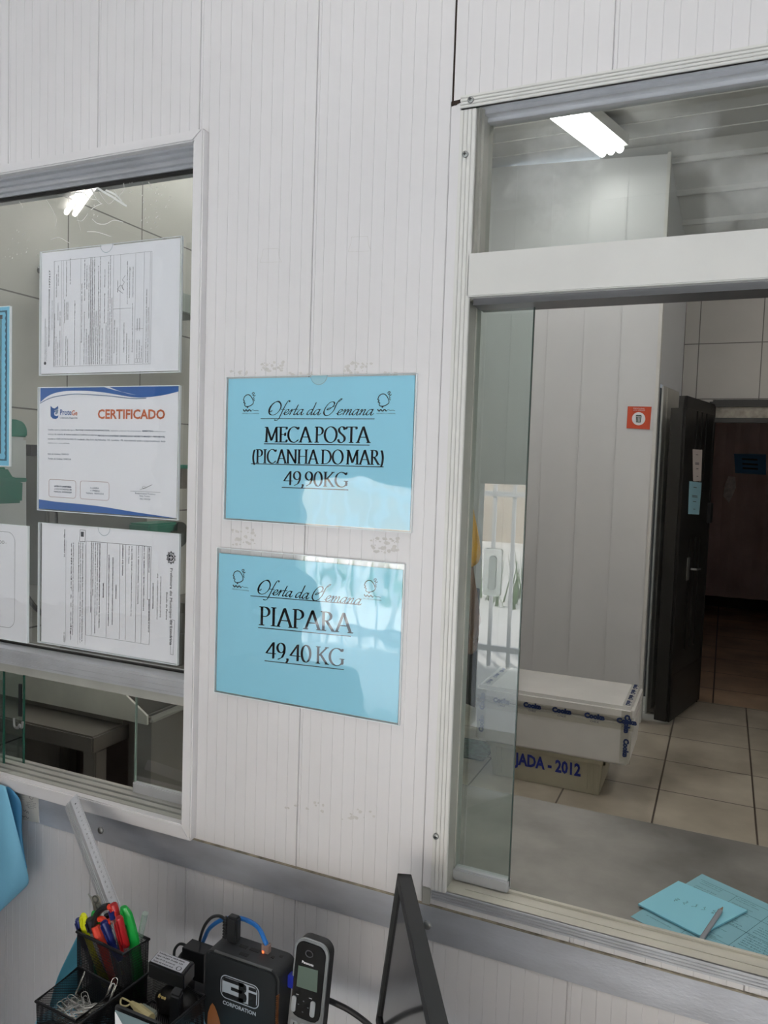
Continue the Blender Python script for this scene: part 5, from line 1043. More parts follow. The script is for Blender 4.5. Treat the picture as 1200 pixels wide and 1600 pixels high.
t = thing('key_tag', 'cream plastic key tag with a loop in the wide tray', 'key tag', (-.67, -.26, .77)); CRM = mat('cream_plastic', (.58, .50, .26), .4); a = atz(205, 1567, .785); c = atz(236, 1592, .785); dd = (c-a)
b = MB(); b.tube([a, a+dd*.3, a+dd*.35, c], [.003, .005, .0065, .0065], 8); obj('tag_body', b, CRM, t, smooth='auto'); k = atz(196, 1563, .785); b = MB(); b.tube(cr3([a, atz(198, 1572, .785), atz(189, 1570, .786), atz(190, 1560, .788), atz(199, 1563, .788), a]), .0012, 6); obj('loop', b, CRM, t, smooth='auto')
t = thing('eraser_block', 'translucent grey plastic block beside the cream key tag', 'eraser', (-.65, -.25, .78)); q = [atz(*p, .786) for p in ((219, 1575), (223, 1565), (247, 1578), (241, 1588))]; b = MB(); b.hexa([v-Vector((0, 0, .008)) for v in q]+q); obj('block', b, mat('grey_green_plastic', (.26, .29, .24), .3), t, bevel=.0015)
for k, (pp, lab, m_) in enumerate(((((180, 1572), (249, 1601), (246, 1606), (178, 1577)), 'black-edged booklet standing in front of the wide tray', MATBLK), (((180, 1579), (247, 1606), (240, 1640), (178, 1620)), 'grey-green printed card standing against the wide tray', mat('card_greygreen', (.17, .24, .26), .5)))):
    q = [aty(*p, -.302-.006*k) for p in pp]; t = thing('booklet' if k == 0 else 'card', lab, 'booklet' if k == 0 else 'card', (q[0].x, q[0].y, .75))
    q = [q[0], q[1], Vector((q[1].x, q[1].y, .751)), Vector((q[0].x, q[0].y, .751))]; b = MB(); b.prism(q, (0, .004 if k == 0 else .0008, 0)); obj('cover', b, m_, t)
    if k == 1:
        b = MB(); U_ = q[1]-q[0]; f_ = lambda u, v: q[0]+U_*u+Vector((0, -.0006, -v)); b.poly([f_(0, .001), f_(.02, .001), f_(.42, .028), f_(.02, .028)]); obj('white_corner', b, PAPERW, t)
        b = MB(); a_ = f_(.50, .020); put_text(b, 'elgin', lambda u, v: Vector((a_.x+u, a_.y-.0002, a_.z+v)), .009, 0, .006, width=.02, bold=.03); obj('lettering', b, PAPERW, t)
t = thing('cable_plug', 'black plug end standing between the wide tray and the small computer', 'plug', (-.61, -.21, .75)); p = atz(276, 1547, .812); b = MB(); b.hexa([(p.x-.010, p.y-.005, .752), (p.x+.010, p.y-.005, .752), (p.x+.010, p.y+.006, .752), (p.x-.010, p.y+.006, .752), (p.x-.008, p.y-.004, .806), (p.x+.008, p.y-.004, .806), (p.x+.008, p.y+.005, .814), (p.x-.008, p.y+.005, .814)]); obj('body', b, BLACKP, t, bevel=.002)
# cyan papers: hanging one at the left edge, one behind the organiser, one under the black mouse
def sheet_grid(name, label, rows, m, cat='paper', th=.0004, extra=None):
    V = [[Vector(p) for p in r_] for r_ in rows]; V = [cr3(r_, 4) for r_ in V]; V = [list(c) for c in zip(*[cr3(list(c), 4) for c in zip(*V)])]
    n = len(V[0]); b = MB()
    base = len(b.v)
    for r_ in V: b.v += [tuple(p) for p in r_]
    for i in range(len(V)-1):
        for j in range(n-1): b.f.append((i*n+j, i*n+j+1, (i+1)*n+j+1, (i+1)*n+j))
    loc = tuple(V[-1][0]); t = thing(name, label, cat, loc); o = obj('sheet', b, m, t, smooth=True, recalc=False)
    so_ = o.modifiers.new('th', 'SOLIDIFY'); so_.thickness = th; return t
A = aty
sheet_grid('hanging_paper', 'cyan paper hanging curled from the sill at the left edge', [
    [A(-60, 1215, -.018), A(-30, 1220, -.02), A(0, 1226, -.022), A(9, 1229, -.020)],
    [A(-62, 1290, -.05), A(-30, 1295, -.055), A(4, 1285, -.060), A(20, 1272, -.050)],
    [A(-64, 1360, -.07), A(-30, 1370, -.075), A(14, 1350, -.075), A(36, 1335, -.060)],
    [A(-66, 1440, -.07), A(-34, 1428, -.078), A(10, 1398, -.078), A(45, 1375, -.055)],
    [A(-68, 1500, -.06), A(-50, 1475, -.07), A(-6, 1430, -.07), A(38, 1388, -.052)]], PAPERC2)
sheet_grid('folded_flap', 'bright blue folded back flap behind the hanging cyan paper', [
    [A(2, 1229, -.012), A(12, 1229, -.014), A(17, 1232, -.016)], [A(8, 1250, -.012), A(22, 1245, -.018), A(33, 1254, -.014)],
    [A(18, 1300, -.016), A(28, 1296, -.022), A(34, 1296, -.016)], [A(30, 1345, -.03), A(36, 1340, -.034), A(38, 1335, -.028)], [A(38, 1362, -.045), A(41, 1360, -.045), A(42.5, 1356, -.042)]], mat('flap_blue', (.12, .42, .72), .6))
t = thing('sticker', 'small white printed sticker on the steel strip at the left', 'sticker', tuple(A(45, 1264, -.0035)))
q = [A(17, 1277, -.0036), A(61, 1286, -.0036), A(59.5, 1242, -.0036), A(19, 1232, -.0036)]; b = MB(); b.prism(q, (0, .0005, 0)); obj('sticker_sheet', b, mat('sticker_cream', (.62, .60, .56), .6), t)
U_, V_ = q[1]-q[0], q[3]-q[0]; f_ = lambda u, v: q[0]+U_*u+V_*v+Vector((0, -.0003, 0)); b = MB(); put_path(b, f_, [(.70+.06*math.cos(a*.52), .82+.07*math.sin(a*.52)) for a in range(13)], .012)
for k, (v, wd) in enumerate(((.68, .12), (.62, .34), (.56, .30), (.50, .36), (.44, .2))): put_text(b, ('Associacao', 'Comercial Industrial e Empresarial', 'Agencia de Londrina', 'Registro de fiscalizacao', 'Parana')[k], f_, .70, v, .035, width=wd, align='c', res=1)
put_path(b, f_, cr([(.42, .36), (.48, .30), (.52, .36), (.56, .26), (.60, .33), (.62, .24)], 3), .012); put_path(b, f_, cr([(.40, .14), (.46, .10), (.52, .15), (.60, .08), (.64, .12)], 3), .014)
for k in range(4): put_text(b, 'norma de produto', f_, .08, .90-.07*k, .03, width=.38, res=1)
obj('lettering', b, INKG, t)
zt_ = .752
t = sheet_grid('standing_paper', 'cyan printed paper standing curled behind the mesh organiser', [
    [A(124, 1456, -.165), A(126, 1480, -.165), A(128, 1520, -.170), A(130, 1580, -.175)],
    [A(112, 1480, -.180), A(114, 1505, -.180), A(116, 1535, -.185), A(118, 1585, -.19)],
    [A(90, 1527, -.205), A(92, 1545, -.205), A(94, 1565, -.21), A(96, 1590, -.21)],
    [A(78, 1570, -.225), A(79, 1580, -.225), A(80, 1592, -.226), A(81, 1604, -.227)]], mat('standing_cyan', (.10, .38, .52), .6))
b = MB(); q = [atz(*p, .7525) for p in ((58, 1592), (88, 1570), (190, 1596), (150, 1660), (40, 1640))]; b.prism(q, (0, 0, .0005)); tag(obj('desk_paper', b, PAPERC, loc=tuple(q[0])), 'pale cyan paper lying flat under the mesh organiser', 'paper')
b = MB(); q = [atz(*p, .7515) for p in ((296, 1600), (326, 1575), (420, 1640), (300, 1680))]; b.prism(q, (0, 0, .0005)); tag(obj('desk_paper', b, PAPERC, loc=tuple(q[0])), 'pale cyan paper lying flat in front of the small black computer', 'paper')
# black round object at the lower left corner
t = thing('computer_mouse', 'black rounded mouse at the bottom left corner of the picture', 'mouse', (-.76, -.30, .7515)); b = MB(); cx0_ = atz(86, 1636, .765)
n = 16; m_ = 8
for i in range(m_+1):
    ph_ = math.pi/2*i/m_
    for j in range(n): a = 2*math.pi*j/n; b.v.append((cx0_.x-.004+.048*math.cos(ph_)**.6*math.cos(a), cx0_.y-.004+.036*math.cos(ph_)**.6*math.sin(a), .7535+.033*math.sin(ph_)))
for i in range(m_):
    for j in range(n): b.f.append((i*n+j, i*n+(j+1) % n, (i+1)*n+(j+1) % n, (i+1)*n+j))
b.f.append(tuple(range(n))[::-1]); obj('shell', b, BLACKP, t, smooth=True)
b = MB(); b.tube([(cx0_.x+.01, cx0_.y, .786), (cx0_.x+.024, cx0_.y, .782)], .004, 10); obj('wheel', b, MATBLK, t, smooth='auto')

# --- small black computer with the 3i sign
t = thing('mini_computer', 'small black computer box with a 3i CORPORATION mark standing on the desk', 'computer', (-.535, -.16, .75))
PX0, PX1, PY0, PY1, PZ0, PZ1 = -.5925, -.4795, -.1780, -.1350, .752, .8590
PCM = mat('computer_black', (.022, .025, .028), .42, .2)
b = MB(); b.rounded(PX0, PX1, PZ0, PZ1, PY0+.003, PY1, .012, 6); obj('case', b, mat('case_black', (.028, .030, .033), .55, bump=.1, bscale=400), t, smooth='auto')
b = MB(); b.rounded(PX0+.001, PX1-.003, PZ0+.001, PZ1-.002, PY0, PY0+.0032, .011, 6); obj('front_panel', b, PCM, t, bevel=.0008)
b = MB()
for i in range(52): x = PX0+.014+i*.0017; b.box(x, x+.0008, PY0+.0015, PY0+.0045, PZ1-.0012, PZ1+.0006)
obj('vent_slots', b, SCREW, t)
b = MB()
for i in range(26): z = PZ0+.012+i*.0026; b.poly([(PX1-.0022, PY0-.0004, z), (PX1+.0006, PY0-.0004, z+.0012), (PX1+.0006, PY0+.004, z+.0024), (PX1-.0022, PY0-.0004, z+.0012)])
obj('side_grille', b, mat('copper', (.50, .20, .08), .35, .8), t)
fp_ = lambda u, v, d=.0006: (u, PY0-d, v)
def ppx(zx, zy): p = aty(310+zx/5.714, 1460+zy/5.714, PY0-.0005); return p.x, p.z
L0, L1 = ppx(198, 400), ppx(543, 500); T0, B0 = ppx(220, 356)[1], ppx(500, 678)[1]; lx0, lx1 = L0[0], L1[0]; lz1 = (ppx(230, 354)[1]+ppx(515, 462)[1])/2; lz0 = (ppx(230, 560)[1]+ppx(500, 675)[1])/2
SIL = mat('logo_silver', (.52, .58, .64), .35, .1); b = MB()
def ringp(b, x0, x1, z0, z1, r, w_, d):
    o_ = rrect(x0, x1, z0, z1, r, 6); i_ = rrect(x0+w_, x1-w_, z0+w_, z1-w_, max(.0005, r-w_), 6)
    for k in range(len(o_)): k2 = (k+1) % len(o_); b.poly([fp_(*o_[k], d), fp_(*o_[k2], d), fp_(*i_[k2], d), fp_(*i_[k], d)])
ringp(b, lx0, lx1, lz0, lz1, .009, .0013, .0004); ww, hh = lx1-lx0, lz1-lz0
b.poly([fp_(*p, .0004) for p in rrect(lx0+.0028, lx1-.0028, lz0+.0028, lz1-.0028, .0065, 6)]); put_text(b, 'CORPORATION', lambda u, v: fp_(u, v, .0004), lx0+.004, lz0-.0085, .0048, width=ww*.86, bold=.035); obj('logo_plate', b, SIL, t)
b = MB(); g_ = lambda u, v: fp_(lx0+u*ww, lz0+v*hh, .0008)
def blk(u0, u1, v0, v1): b.poly([g_(u0, v0), g_(u1, v0), g_(u1, v1), g_(u0, v1)])
# dark 3: three bars joined at the right with a waist
blk(.07, .60, .74, .90); blk(.28, .58, .44, .58); blk(.07, .60, .10, .26)
b.poly([g_(*p) for p in ((.48, .90), (.60, .90), (.67, .84), (.68, .70), (.67, .60), (.62, .52), (.48, .52))]); b.poly([g_(*p) for p in ((.48, .52), (.62, .52), (.68, .45), (.69, .30), (.67, .16), (.60, .10), (.48, .10))])
blk(.735, .93, .72, .86); blk(.735, .93, .10, .62); obj('logo_mark', b, BLACKP, t)
b = MB(); p_ = [ppx(*q) for q in ((80, 760), (85, 700), (105, 640), (125, 612), (145, 640), (165, 690), (190, 770), (200, 830), (80, 830))]; b.poly([fp_(x, z, .0005) for x, z in p_]); obj('copper_patch', b, mat('copper_print', (.42, .15, .05), .45), t)
# ports on the top
def tpx(zx, zy): return atz(310+zx/5.714, 1460+zy/5.714, PZ1+.0004)
b = MB()
for (x0_, y0_, x1_, y1_) in ((366, 103, 438, 112), (464, 130, 545, 150), (368, 172, 445, 184)):
    a, c = tpx(x0_, y0_-4), tpx(x1_, y1_+4); m0 = (a+c)/2; b.box(a.x, c.x, m0.y-.0028, m0.y+.0028, PZ1, PZ1+.0006)
for zx, zy in ((665, 203), (740, 194)): a = tpx(zx, zy); b.box(a.x-.0022, a.x+.0022, a.y-.002, a.y+.002, PZ1, PZ1+.0006)
obj('port', b, mat('port_dark', (.004, .004, .004), .6), t)
a = tpx(605, 160); t2 = thing('network_cable', 'blue network cable arching out of the top of the small black computer', 'cable', tuple(a))
pk = [Vector((a.x, a.y, PZ1+.012)), A(414, 1470, -.150), A(404, 1450, -.140), A(386, 1438, -.125), A(366, 1434, -.115), A(345, 1438, -.105), A(328, 1450, -.095), A(320, 1465, -.09), A(314, 1482, -.085), A(312, 1510, -.08)]
b = MB(); b.tube(cr3(pk), .0030, 8); obj('cable_jacket', b, mat('cable_blue', (.015, .17, .55), .4), t2, smooth='auto')
b = MB(); b.box(a.x-.0055, a.x+.0055, a.y-.004, a.y+.004, PZ1+.0004, PZ1+.0125); obj('plug', b, glassy('clear_plug', (.75, .72, .70), 1.5, .1, haze=.5, hscale=2, hpos=(0, .2), hcol=(.45, .32, .28)), t2, bevel=.001)
b = MB(); b.box(a.x-.0035, a.x-.001, a.y-.0046, a.y-.0040, PZ1+.001, PZ1+.004); obj('status_light', b, mat('port_light', (1, .15, .04), .5, emit=2.5), t2)
a = tpx(305, 70); t2 = thing('video_plug', 'tall black plug with its cord standing on the small computer', 'plug', tuple(a))
b = MB(); b.box(a.x-.0085, a.x+.0085, a.y-.004, a.y+.008, PZ1+.0008, PZ1+.036); obj('plug_body', b, BLACKP, t2, bevel=.0025)
b = MB()
for k in range(7): b.box(a.x-.0145, a.x-.0086, a.y-.003, a.y+.003, PZ1+.004+k*.004, PZ1+.0062+k*.004)
obj('grip_rib', b, BLACKP, t2)
b = MB(); b.tube([(a.x-.0115, a.y, PZ1+.003), (a.x-.0115, a.y, PZ1+.030)]+cr3([Vector((a.x-.0115, a.y, PZ1+.032)), A(352, 1436, -.145), A(342, 1431, -.14), A(330, 1434, -.13), A(320, 1446, -.12), A(314, 1462, -.11), A(311, 1480, -.10), A(311, 1500, -.095)]), .0022, 8); obj('cord', b, BLACKP, t2, smooth='auto')
t2 = thing('blue_plug', 'small blue plug in the right side of the small black computer', 'plug', (PX1, -.15, .80)); a = A(454, 1530, -.15); b = MB(); b.box(PX1+.0004, PX1+.010, -.156, -.146, a.z-.008, a.z+.009); obj('plug_body', b, mat('plug_blue', (.015, .03, .38), .4), t2, bevel=.001)
t2 = thing('cable_connector', 'black cable connectors heaped left of the small black computer', 'connector', (-.62, -.12, .75)); a = A(300, 1490, -.125)
b = MB(); b.box(a.x-.010, a.x+.028, -.135, -.112, a.z-.030, a.z+.012); b.box(a.x-.014, a.x+.010, -.150, -.130, a.z-.075, a.z-.025); b.box(a.x-.03, a.x+.03, -.15, -.08, .752, a.z-.05); obj('connector_body', b, BLACKP, t2, bevel=.005)
b = MB(); b.tube(cr3([A(312, 1486, -.12), A(300, 1482, -.12), A(288, 1488, -.125), A(279, 1500, -.13)]), .0032, 8); b.tube(cr3([A(272, 1497, -.12), A(273, 1484, -.115), A(281, 1475, -.11), A(292, 1479, -.11), A(302, 1494, -.11)]), .0020, 8); obj('cord', b, BLACKP, t2, smooth='auto')

# --- cordless phone
t = thing('cordless_phone', 'silver and black cordless telephone handset standing by the small computer', 'telephone', (-.46, -.15, .752))
top = aty(489, 1471, -.148); lo_ = aty(476, 1600, -.158); dz = (top-lo_).normalized(); ux = Vector((1, 0, 0)); ux = (ux-dz*ux.dot(dz)).normalized(); un = ux.cross(dz).normalized()
if un.y > 0: un = -un
HWp = .0235; PL = .150
hp = lambda u, s, d=0.: top+ux*u-dz*s+un*d       # u across, s down from the top, d towards the viewer
def outline(hw, s0, s1, r0, r1):
    pts = [(-hw+r0-r0*math.cos(R(a)), s0+r0-r0*math.sin(R(a))) for a in range(0, 91, 15)]+[(hw-r0+r0*math.sin(R(a)), s0+r0-r0*math.cos(R(a))) for a in range(0, 91, 15)]
    pts += [(hw-r1+r1*math.cos(R(a)), s1-r1+r1*math.sin(R(a))) for a in range(0, 91, 30)]+[(-hw+r1-r1*math.sin(R(a)), s1-r1+r1*math.cos(R(a))) for a in range(0, 91, 30)]; return pts
PHS = mat('phone_silver', (.42, .44, .46), .28, .6); PHB = mat('phone_gloss_black', (.006, .006, .007), .08, coat=.6)
b = MB(); o1 = outline(HWp, 0, PL, .014, .008); b.prism([hp(u, s, -.020) for u, s in o1], un*.020); obj('back_shell', b, MATBLK, t, bevel=.003, smooth='auto')
b = MB(); b.prism([hp(u, s, -.004) for u, s in outline(HWp+.0006, -.0006, PL, .0145, .008)], un*.0055); obj('bezel', b, PHS, t, bevel=.0012)
b = MB(); b.prism([hp(u, s, .0012) for u, s in outline(HWp-.0022, .002, .098, .012, .012)], un*.0014); obj('face_plate', b, PHB, t, bevel=.0005)
def hpx(zx, zy):
    d = ray(310+zx/5.714, 1460+zy/5.714); o_ = hp(0, 0, .0030); tt = (o_-CAM).dot(un)/d.dot(un); w_ = CAM+d*tt-top; return w_.dot(ux), -w_.dot(dz)
def quad(b, pts, d): b.poly([hp(*hpx(*p), d) for p in pts])
b = MB(); quad(b, ((893, 275), (1068, 323), (1057, 520), (875, 462)), .0030); obj('display', b, mat('lcd', (.13, .18, .15), .25), t)
b = MB(); a_, c_ = hpx(925, 255), hpx(1028, 282); put_text(b, 'Panasonic', lambda u, v: hp(u, a_[1]-v+(c_[1]-a_[1])*.3, .0031), a_[0], 0, .0030, width=c_[0]-a_[0], bold=.03)
for p in ((885, 535), (1000, 572)): u, s = hpx(*p); b.poly([hp(u-.002, s-.0003, .0031), hp(u+.002, s-.0003, .0031), hp(u+.002, s+.0003, .0031), hp(u-.002, s+.0003, .0031)])
obj('lettering', b, PAPERW, t)
b = MB(); u, s = hpx(990, 175); b.tube([hp(u+.0052*math.cos(R(a)), s+.0040*math.sin(R(a)), .0030) for a in range(0, 360, 30)], .0006, 6, closed=True); obj('earpiece', b, mat('ear_grey', (.10, .10, .11), .3), t)
KEY = mat('key_silver', (.50, .53, .56), .3, .3); NAV = []
for k, (zx, zy, w_, h_) in enumerate(((852, 615, .0034, .0098), (1020, 668, .0034, .0098))):
    u, s = hpx(zx, zy); b = MB(); b.prism([hp(u+a, s+c, .0028) for a, c in rrect(-w_, w_, -h_, h_, .0028, 4)], un*.0012); obj('call_key', b, KEY, t)
b = MB(); u, s = hpx(935, 640)
for (du, ds) in ((0, -.006), (0, .0075), (-.007, 0), (.007, 0)): b.poly([hp(u+du-.0014, s+ds, .0031), hp(u+du, s+ds-.0008, .0031), hp(u+du+.0014, s+ds, .0031), hp(u+du, s+ds+.0008, .0031)])
obj('arrow_marks', b, mat('arrow_grey', (.22, .24, .26), .4), t)
b = MB(); b.prism([hp(u, s, .0008) for u, s in ((-HWp+.002, .100), (HWp-.002, .100), (HWp-.002, PL-.003), (-HWp+.002, PL-.003))], un*.0010); obj('key_plate', b, PHS, t)
for r_ in range(3):
    for c_ in range(3):
        u, s = -.0140+.0140*c_, .107+.012*r_; b = MB(); b.prism([hp(u+a, s+cc, .0018) for a, cc in rrect(-.0050, .0050, -.0038, .0038, .0018, 3)], un*.0012); kk = obj('number_key', b, KEY, t)
        b = MB(); put_text(b, str(r_*3+c_+1), lambda x, v: hp(u+x, s+.0015-v, .0032), 0, 0, .0034, width=.0014 if (r_ == 0 and c_ == 0) else .0022, align='c'); obj('digit', b, INK, kk)
t = thing('charging_cradle', 'black charging cradle under the cordless handset', 'cradle', (-.47, -.15, .7505)); c_ = hp(0, PL, 0); b = MB(); b.hexa([(c_.x-.036, -.205, .7505), (c_.x+.036, -.205, .7505), (c_.x+.036, -.115, .7505), (c_.x-.036, -.115, .7505), (c_.x-.032, -.198, .760), (c_.x+.032, -.198, .760), (c_.x+.032, -.13, .765), (c_.x-.032, -.13, .765)]); obj('base', b, BLACKP, t, bevel=.003)
t = thing('black_cable', 'thick black cable running right from behind the telephone', 'cable', tuple(A(540, 1578, -.08))); b = MB(); b.tube(cr3([A(470, 1545, -.10), A(506, 1560, -.09), A(525, 1568, -.08), (A(548, 1580, -.075)), A(575, 1600, -.075), A(600, 1625, -.08)]), .0038, 8); obj('jacket', b, BLACKP, t, smooth='auto')

# --- monitor seen nearly edge-on
t = thing('monitor', 'black monitor seen nearly edge-on in front of the wall', 'monitor', (-.30, -.18, .75))
fc_ = aty(621, 1364, -.060); zt_ = fc_.z; nr_ = atz(672, 1600, zt_); hd = (nr_-fc_); hd.z = 0; hd = hd.normalized(); lowp = aty(588, 1600, -.060)
nn = Vector((hd.y, -hd.x, 0));
if nn.x > 0: nn = -nn
# bottom of the far edge: on the ray through (586, 1600), shifted along the screen normal
d = ray(586, 1600); best = None
dn = None
# solve fc_ - down*k + nn*s = CAM + d*t
import itertools
Mx = Matrix(((0, nn.x, -d.x), (0, nn.y, -d.y), (-1, 0, -d.z))); sol = Mx.inverted() @ (CAM-fc_); dn = Vector((0, 0, -1))*sol[0]+nn*sol[1]; dn = dn.normalized()
sn = hd.cross(dn).normalized()
if sn.dot(nn) < 0: sn = -sn
WL, HL, TH = .38, .205, .019
mp_ = lambda a, s, d_: fc_+hd*a+dn*s-sn*d_      # a along the top edge, s down, d_ depth behind the screen face
def mbox(b, a0, a1, s0, s1, d0, d1): b.hexa([mp_(a0, s0, d0), mp_(a1, s0, d0), mp_(a1, s1, d0), mp_(a0, s1, d0), mp_(a0, s0, d1), mp_(a1, s0, d1), mp_(a1, s1, d1), mp_(a0, s1, d1)])
b = MB(); mbox(b, 0, WL, 0, .012, 0, TH); mbox(b, 0, .011, 0, HL, 0, TH); mbox(b, WL-.011, WL, 0, HL, 0, TH); mbox(b, 0, WL, HL-.014, HL, 0, TH); mbox(b, .005, WL-.005, .006, HL-.006, .006, TH); obj('frame', b, MATBLK, t, bevel=.0006)
b = MB(); mbox(b, .011, WL-.011, .012, HL-.014, .0035, .0062); obj('screen', b, mat('screen_glass', (.012, .013, .016), .12, coat=.3), t)
c_ = mp_(WL/2, HL, .01); b = MB(); b.tube([c_+dn*-.03-sn*.012, Vector((c_.x, c_.y, .752))-sn*.012], .012, 10); obj('stand_pole', b, MATBLK, t); b = MB(); b.box(c_.x-.07, c_.x+.07, c_.y-.07, c_.y+.07, .7505, .756); obj('stand_base', b, MATBLK, t, bevel=.002)

# ================================================================== PERSON in the back room
def skin_mesh(name, joints, edges, m, parent, sub=2, root=0):
    me = bpy.data.meshes.new(name); me.from_pydata([j[0] for j in joints], edges, []); o = bpy.data.objects.new(name, me); COL.objects.link(o)
    md = o.modifiers.new('skin', 'SKIN'); md.use_smooth_shade = True; sv = me.skin_vertices[0].data
    for i, j in enumerate(joints): r_ = j[1]; sv[i].radius = r_ if isinstance(r_, tuple) else (r_, r_); sv[i].use_root = (i == root)
    ss = o.modifiers.new('sub', 'SUBSURF'); ss.levels = sub; ss.render_levels = sub
    bpy.context.view_layer.update(); dg = bpy.context.evaluated_depsgraph_get(); m2 = bpy.data.meshes.new_from_object(o.evaluated_get(dg)); bpy.data.objects.remove(o, do_unlink=True)
    org = ORG[parent.name]
    for v in m2.vertices: v.co -= org
    m2.materials.clear(); m2.materials.append(m)
    for p in m2.polygons: p.use_smooth = True
    m2.name = name; return link(name, m2, parent)
def ellipsoid(c, rx, ry, rz, n=16, m=10, sq=1.):
    b = MB(); c = Vector(c)
    for i in range(m+1):
        th_ = math.pi*i/m
        for j in range(n): a = 2*math.pi*j/n; b.v.append((c.x+rx*math.sin(th_)*math.cos(a), c.y+ry*math.sin(th_)*math.sin(a), c.z+rz*math.cos(th_)))
    for i in range(m):
        for j in range(n): b.f.append((i*n+j, (i+1)*n+j, (i+1)*n+(j+1) % n, i*n+(j+1) % n))
    return b
SKN = mat('skin_tone', (.24, .12, .075), .5)
def make_person(label, base, shirt, trousers, apron=None, yaw=0., sit=False):
    bx, by = base; t = thing('person', label, 'person', (bx, by, 0)); cy_, sy_ = math.cos(yaw), math.sin(yaw)
    def w(x, y, z): return (bx+x*cy_-y*sy_, by+x*sy_+y*cy_, z)       # the figure faces +y before yaw
    S = 1.58/1.70
    DZ = .43 if sit else 0.
    def P(x, y, z): return w(x*S, y*S, (z-DZ)*S)
    J = [(P(0, 0, .93), (.135, .10)), (P(0, 0, 1.10), (.125, .09)), (P(0, 0, 1.28), (.15, .105)), (P(0, -.01, 1.40), (.12, .08)), (P(0, 0, 1.47), .052), (P(0, .01, 1.53), .055), (P(0, .02, 1.60), (.078, .092)), (P(0, .015, 1.67), (.062, .072))]
    E_ = [(0, 1), (1, 2), (2, 3), (3, 4), (4, 5), (5, 6), (6, 7)]
    def chain(a, lst):
        for l in lst: J.append(l); E_.append((a, len(J)-1)); a = len(J)-1
        return a
    for s in (-1, 1):
        chain(3, [(P(.165*s, -.01, 1.385), .055), (P(.20*s, -.02, 1.25), .046), (P(.225*s, -.02, 1.11), .038), (P(.235*s, .03, .97), .032), (P(.235*s, .06, .87), .024), (P(.232*s, .07, .82), (.022, .034))])
        h = len(J)-1
        for k in range(4): chain(h, [(P((.232-.006)*s, .045+.017*k, .765), .0095), (P((.226-.004)*s, .047+.016*k, .725+.006*abs(k-1.5)), .0085), (P((.214)*s, .048+.015*k, .698+.006*abs(k-1.5)), .0075)])
        chain(h-1, [(P(.222*s, .105, .815), .011), (P(.214*s, .118, .785), .0095), (P(.206*s, .12, .76), .008)])
        if sit: chain(0, [(P(.10*s, .10, .92), (.09, .09)), (P(.12*s, .28, .92), .072), (P(.13*s, .46, .90), .058), (P(.13*s, .47, .72), .050), (P(.13*s, .44, .54), .036), (P(.13*s, .49, .475), (.04, .03)), (P(.13*s, .60, .462), (.038, .022))])
        else: chain(0, [(P(.095*s, 0, .86), (.088, .09)), (P(.10*s, .01, .66), .070), (P(.10*s, .01, .48), .052), (P(.105*s, -.015, .30), .050), (P(.105*s, -.03, .09), .036), (P(.11*s, .03, .04), (.04, .03)), (P(.115*s, .14, .03), (.038, .022))])
    skin_mesh('body', J, E_, SKN, t)
    # face
    b = MB(); b.tube([P(0, .105, 1.615), P(0, .125, 1.585), P(0, .108, 1.575)], [.008, .014, .008], 8); obj('nose', b, SKN, t, smooth=True)
    for s in (-1, 1):
        o = ellipsoid(P(.030*s, .098, 1.617), .012, .010, .007); obj('eye', o, mat('eye_white', (.6, .6, .58), .3), t, smooth=True)
        o = ellipsoid(P(.082*s, .01, 1.60), .010, .018, .030); obj('ear', o, SKN, t, smooth=True)
    o = ellipsoid(P(0, .098, 1.545), .024, .010, .006); obj('mouth', o, mat('lip', (.30, .10, .08), .5), t, smooth=True)
    o = ellipsoid(P(0, -.012, 1.645), .093, .102, .085); obj('hair', o, mat('dark_hair', (.012, .009, .008), .6, bump=.6, bscale=80), t, smooth=True)
    # shirt with short sleeves
    J2 = [(P(0, 0, .94), (.165, .125)), (P(0, 0, 1.10), (.150, .115)), (P(0, 0, 1.28), (.172, .125)), (P(0, -.01, 1.40), (.135, .095)), (P(0, 0, 1.45), (.070, .065))]; E2_ = [(0, 1), (1, 2), (2, 3), (3, 4)]
    for s in (-1, 1):
        n0 = len(J2); J2 += [(P(.170*s, -.01, 1.385), .078), (P(.215*s, -.02, 1.26), .072), (P(.238*s, -.02, 1.13), .068)]; E2_ += [(3, n0), (n0, n0+1), (n0+1, n0+2)]
    skin_mesh('shirt', J2, E2_, shirt, t)
    J3 = [(P(0, 0, .97), (.155, .12)), (P(0, 0, .90), (.16, .12))]; E3_ = [(0, 1)]
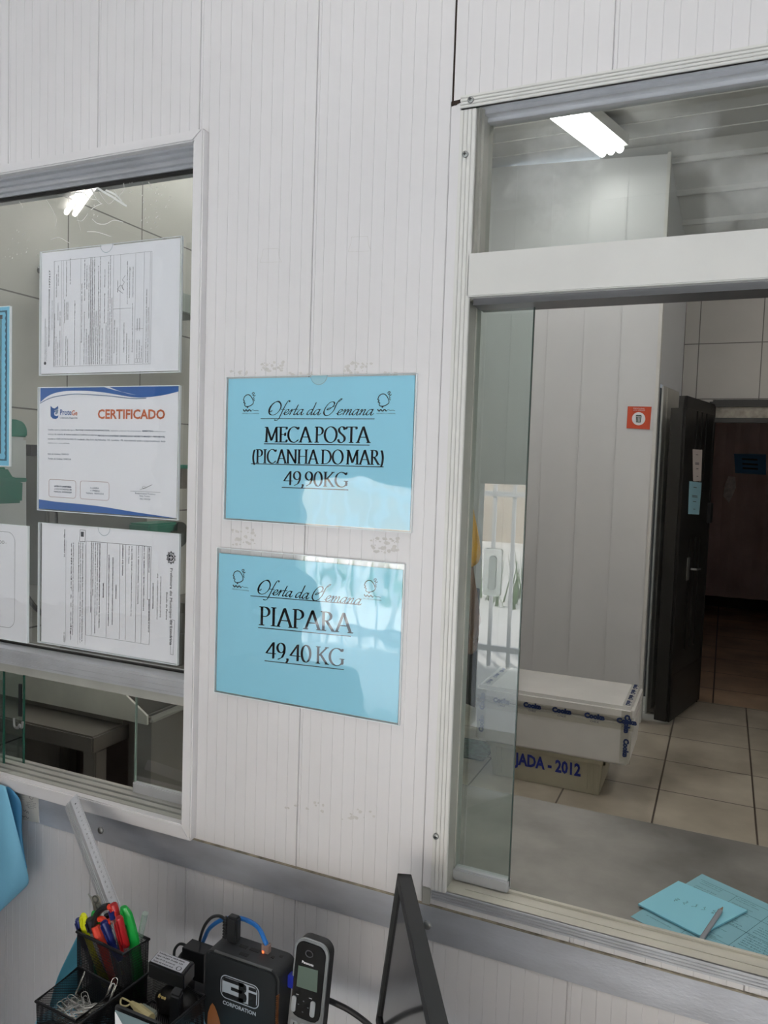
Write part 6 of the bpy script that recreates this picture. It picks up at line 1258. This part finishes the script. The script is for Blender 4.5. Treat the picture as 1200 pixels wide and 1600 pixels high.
    for s in (-1, 1):
        n0 = len(J3)
        if sit: J3 += [(P(.10*s, .10, .92), .11), (P(.12*s, .28, .92), .088), (P(.13*s, .46, .90), .074), (P(.13*s, .47, .72), .068), (P(.13*s, .44, .54), .062)]
        else: J3 += [(P(.10*s, 0, .82), .10), (P(.105*s, .01, .64), .086), (P(.105*s, .01, .46), .072), (P(.11*s, -.01, .28), .068), (P(.11*s, -.02, .10), .062)]; E3_ += [(1, n0), (n0, n0+1), (n0+1, n0+2), (n0+2, n0+3), (n0+3, n0+4)]
    skin_mesh('trousers', J3, E3_, trousers, t)
    for s in (-1, 1): o = ellipsoid(P(.13*s, .52, .475) if sit else P(.115*s, .06, .045), .050, .125, .042); obj('shoe', o, SHOE, t, smooth=True)
    if apron:
        b = MB()
        for (x0_, x1_, z0_, z1_, yy) in ((-.21, .21, .42, 1.02, .17), (-.14, .14, 1.02, 1.32, .155)):
            n = 8
            for i in range(n):
                xa, xb = x0_+(x1_-x0_)*i/n, x0_+(x1_-x0_)*(i+1)/n; f_ = lambda x: yy-.9*x*x
                b.prism([P(xa, f_(xa), z0_), P(xb, f_(xb), z0_), P(xb, f_(xb), z1_), P(xa, f_(xa), z1_)], Vector(P(0, .006, 0))-Vector(P(0, 0, 0)))
        obj('apron', b, apron, t)
    return t
make_person('person in a yellow short-sleeved shirt, dark apron and jeans standing in the back room', (-1.235, 2.36), mat('shirt_yellow', (.80, .42, .03), .75, var=.1, scale=12), mat('jeans', (.035, .055, .09), .85, var=.2, scale=40), mat('apron_brown', (.05, .03, .027), .7), yaw=R(-15))

# seated person left of the camera: outside the frame, seen as the dark shape mirrored in the lower cyan sign
make_person('person in a dark shirt seated on a stool at the left of the desk', (-1.09, -.83), mat('shirt_dark', (.03, .035, .05), .8), mat('trousers_dark', (.02, .022, .03), .85), yaw=R(-10), sit=True)
t = thing('stool', 'round black stool under the seated person', 'stool', (-1.09, -.85, 0)); b = MB(); b.tube([(-1.09, -.85, .33), (-1.09, -.85, .355)], .16, 24); obj('seat', b, MATBLK, t, smooth='auto')
for k in range(4): a = .785+1.571*k; b = MB(); b.tube([(-1.09+.10*math.cos(a), -.85+.10*math.sin(a), .33), (-1.09+.15*math.cos(a), -.85+.15*math.sin(a), 0)], .012, 8); obj('leg', b, MATBLK, t, smooth='auto')
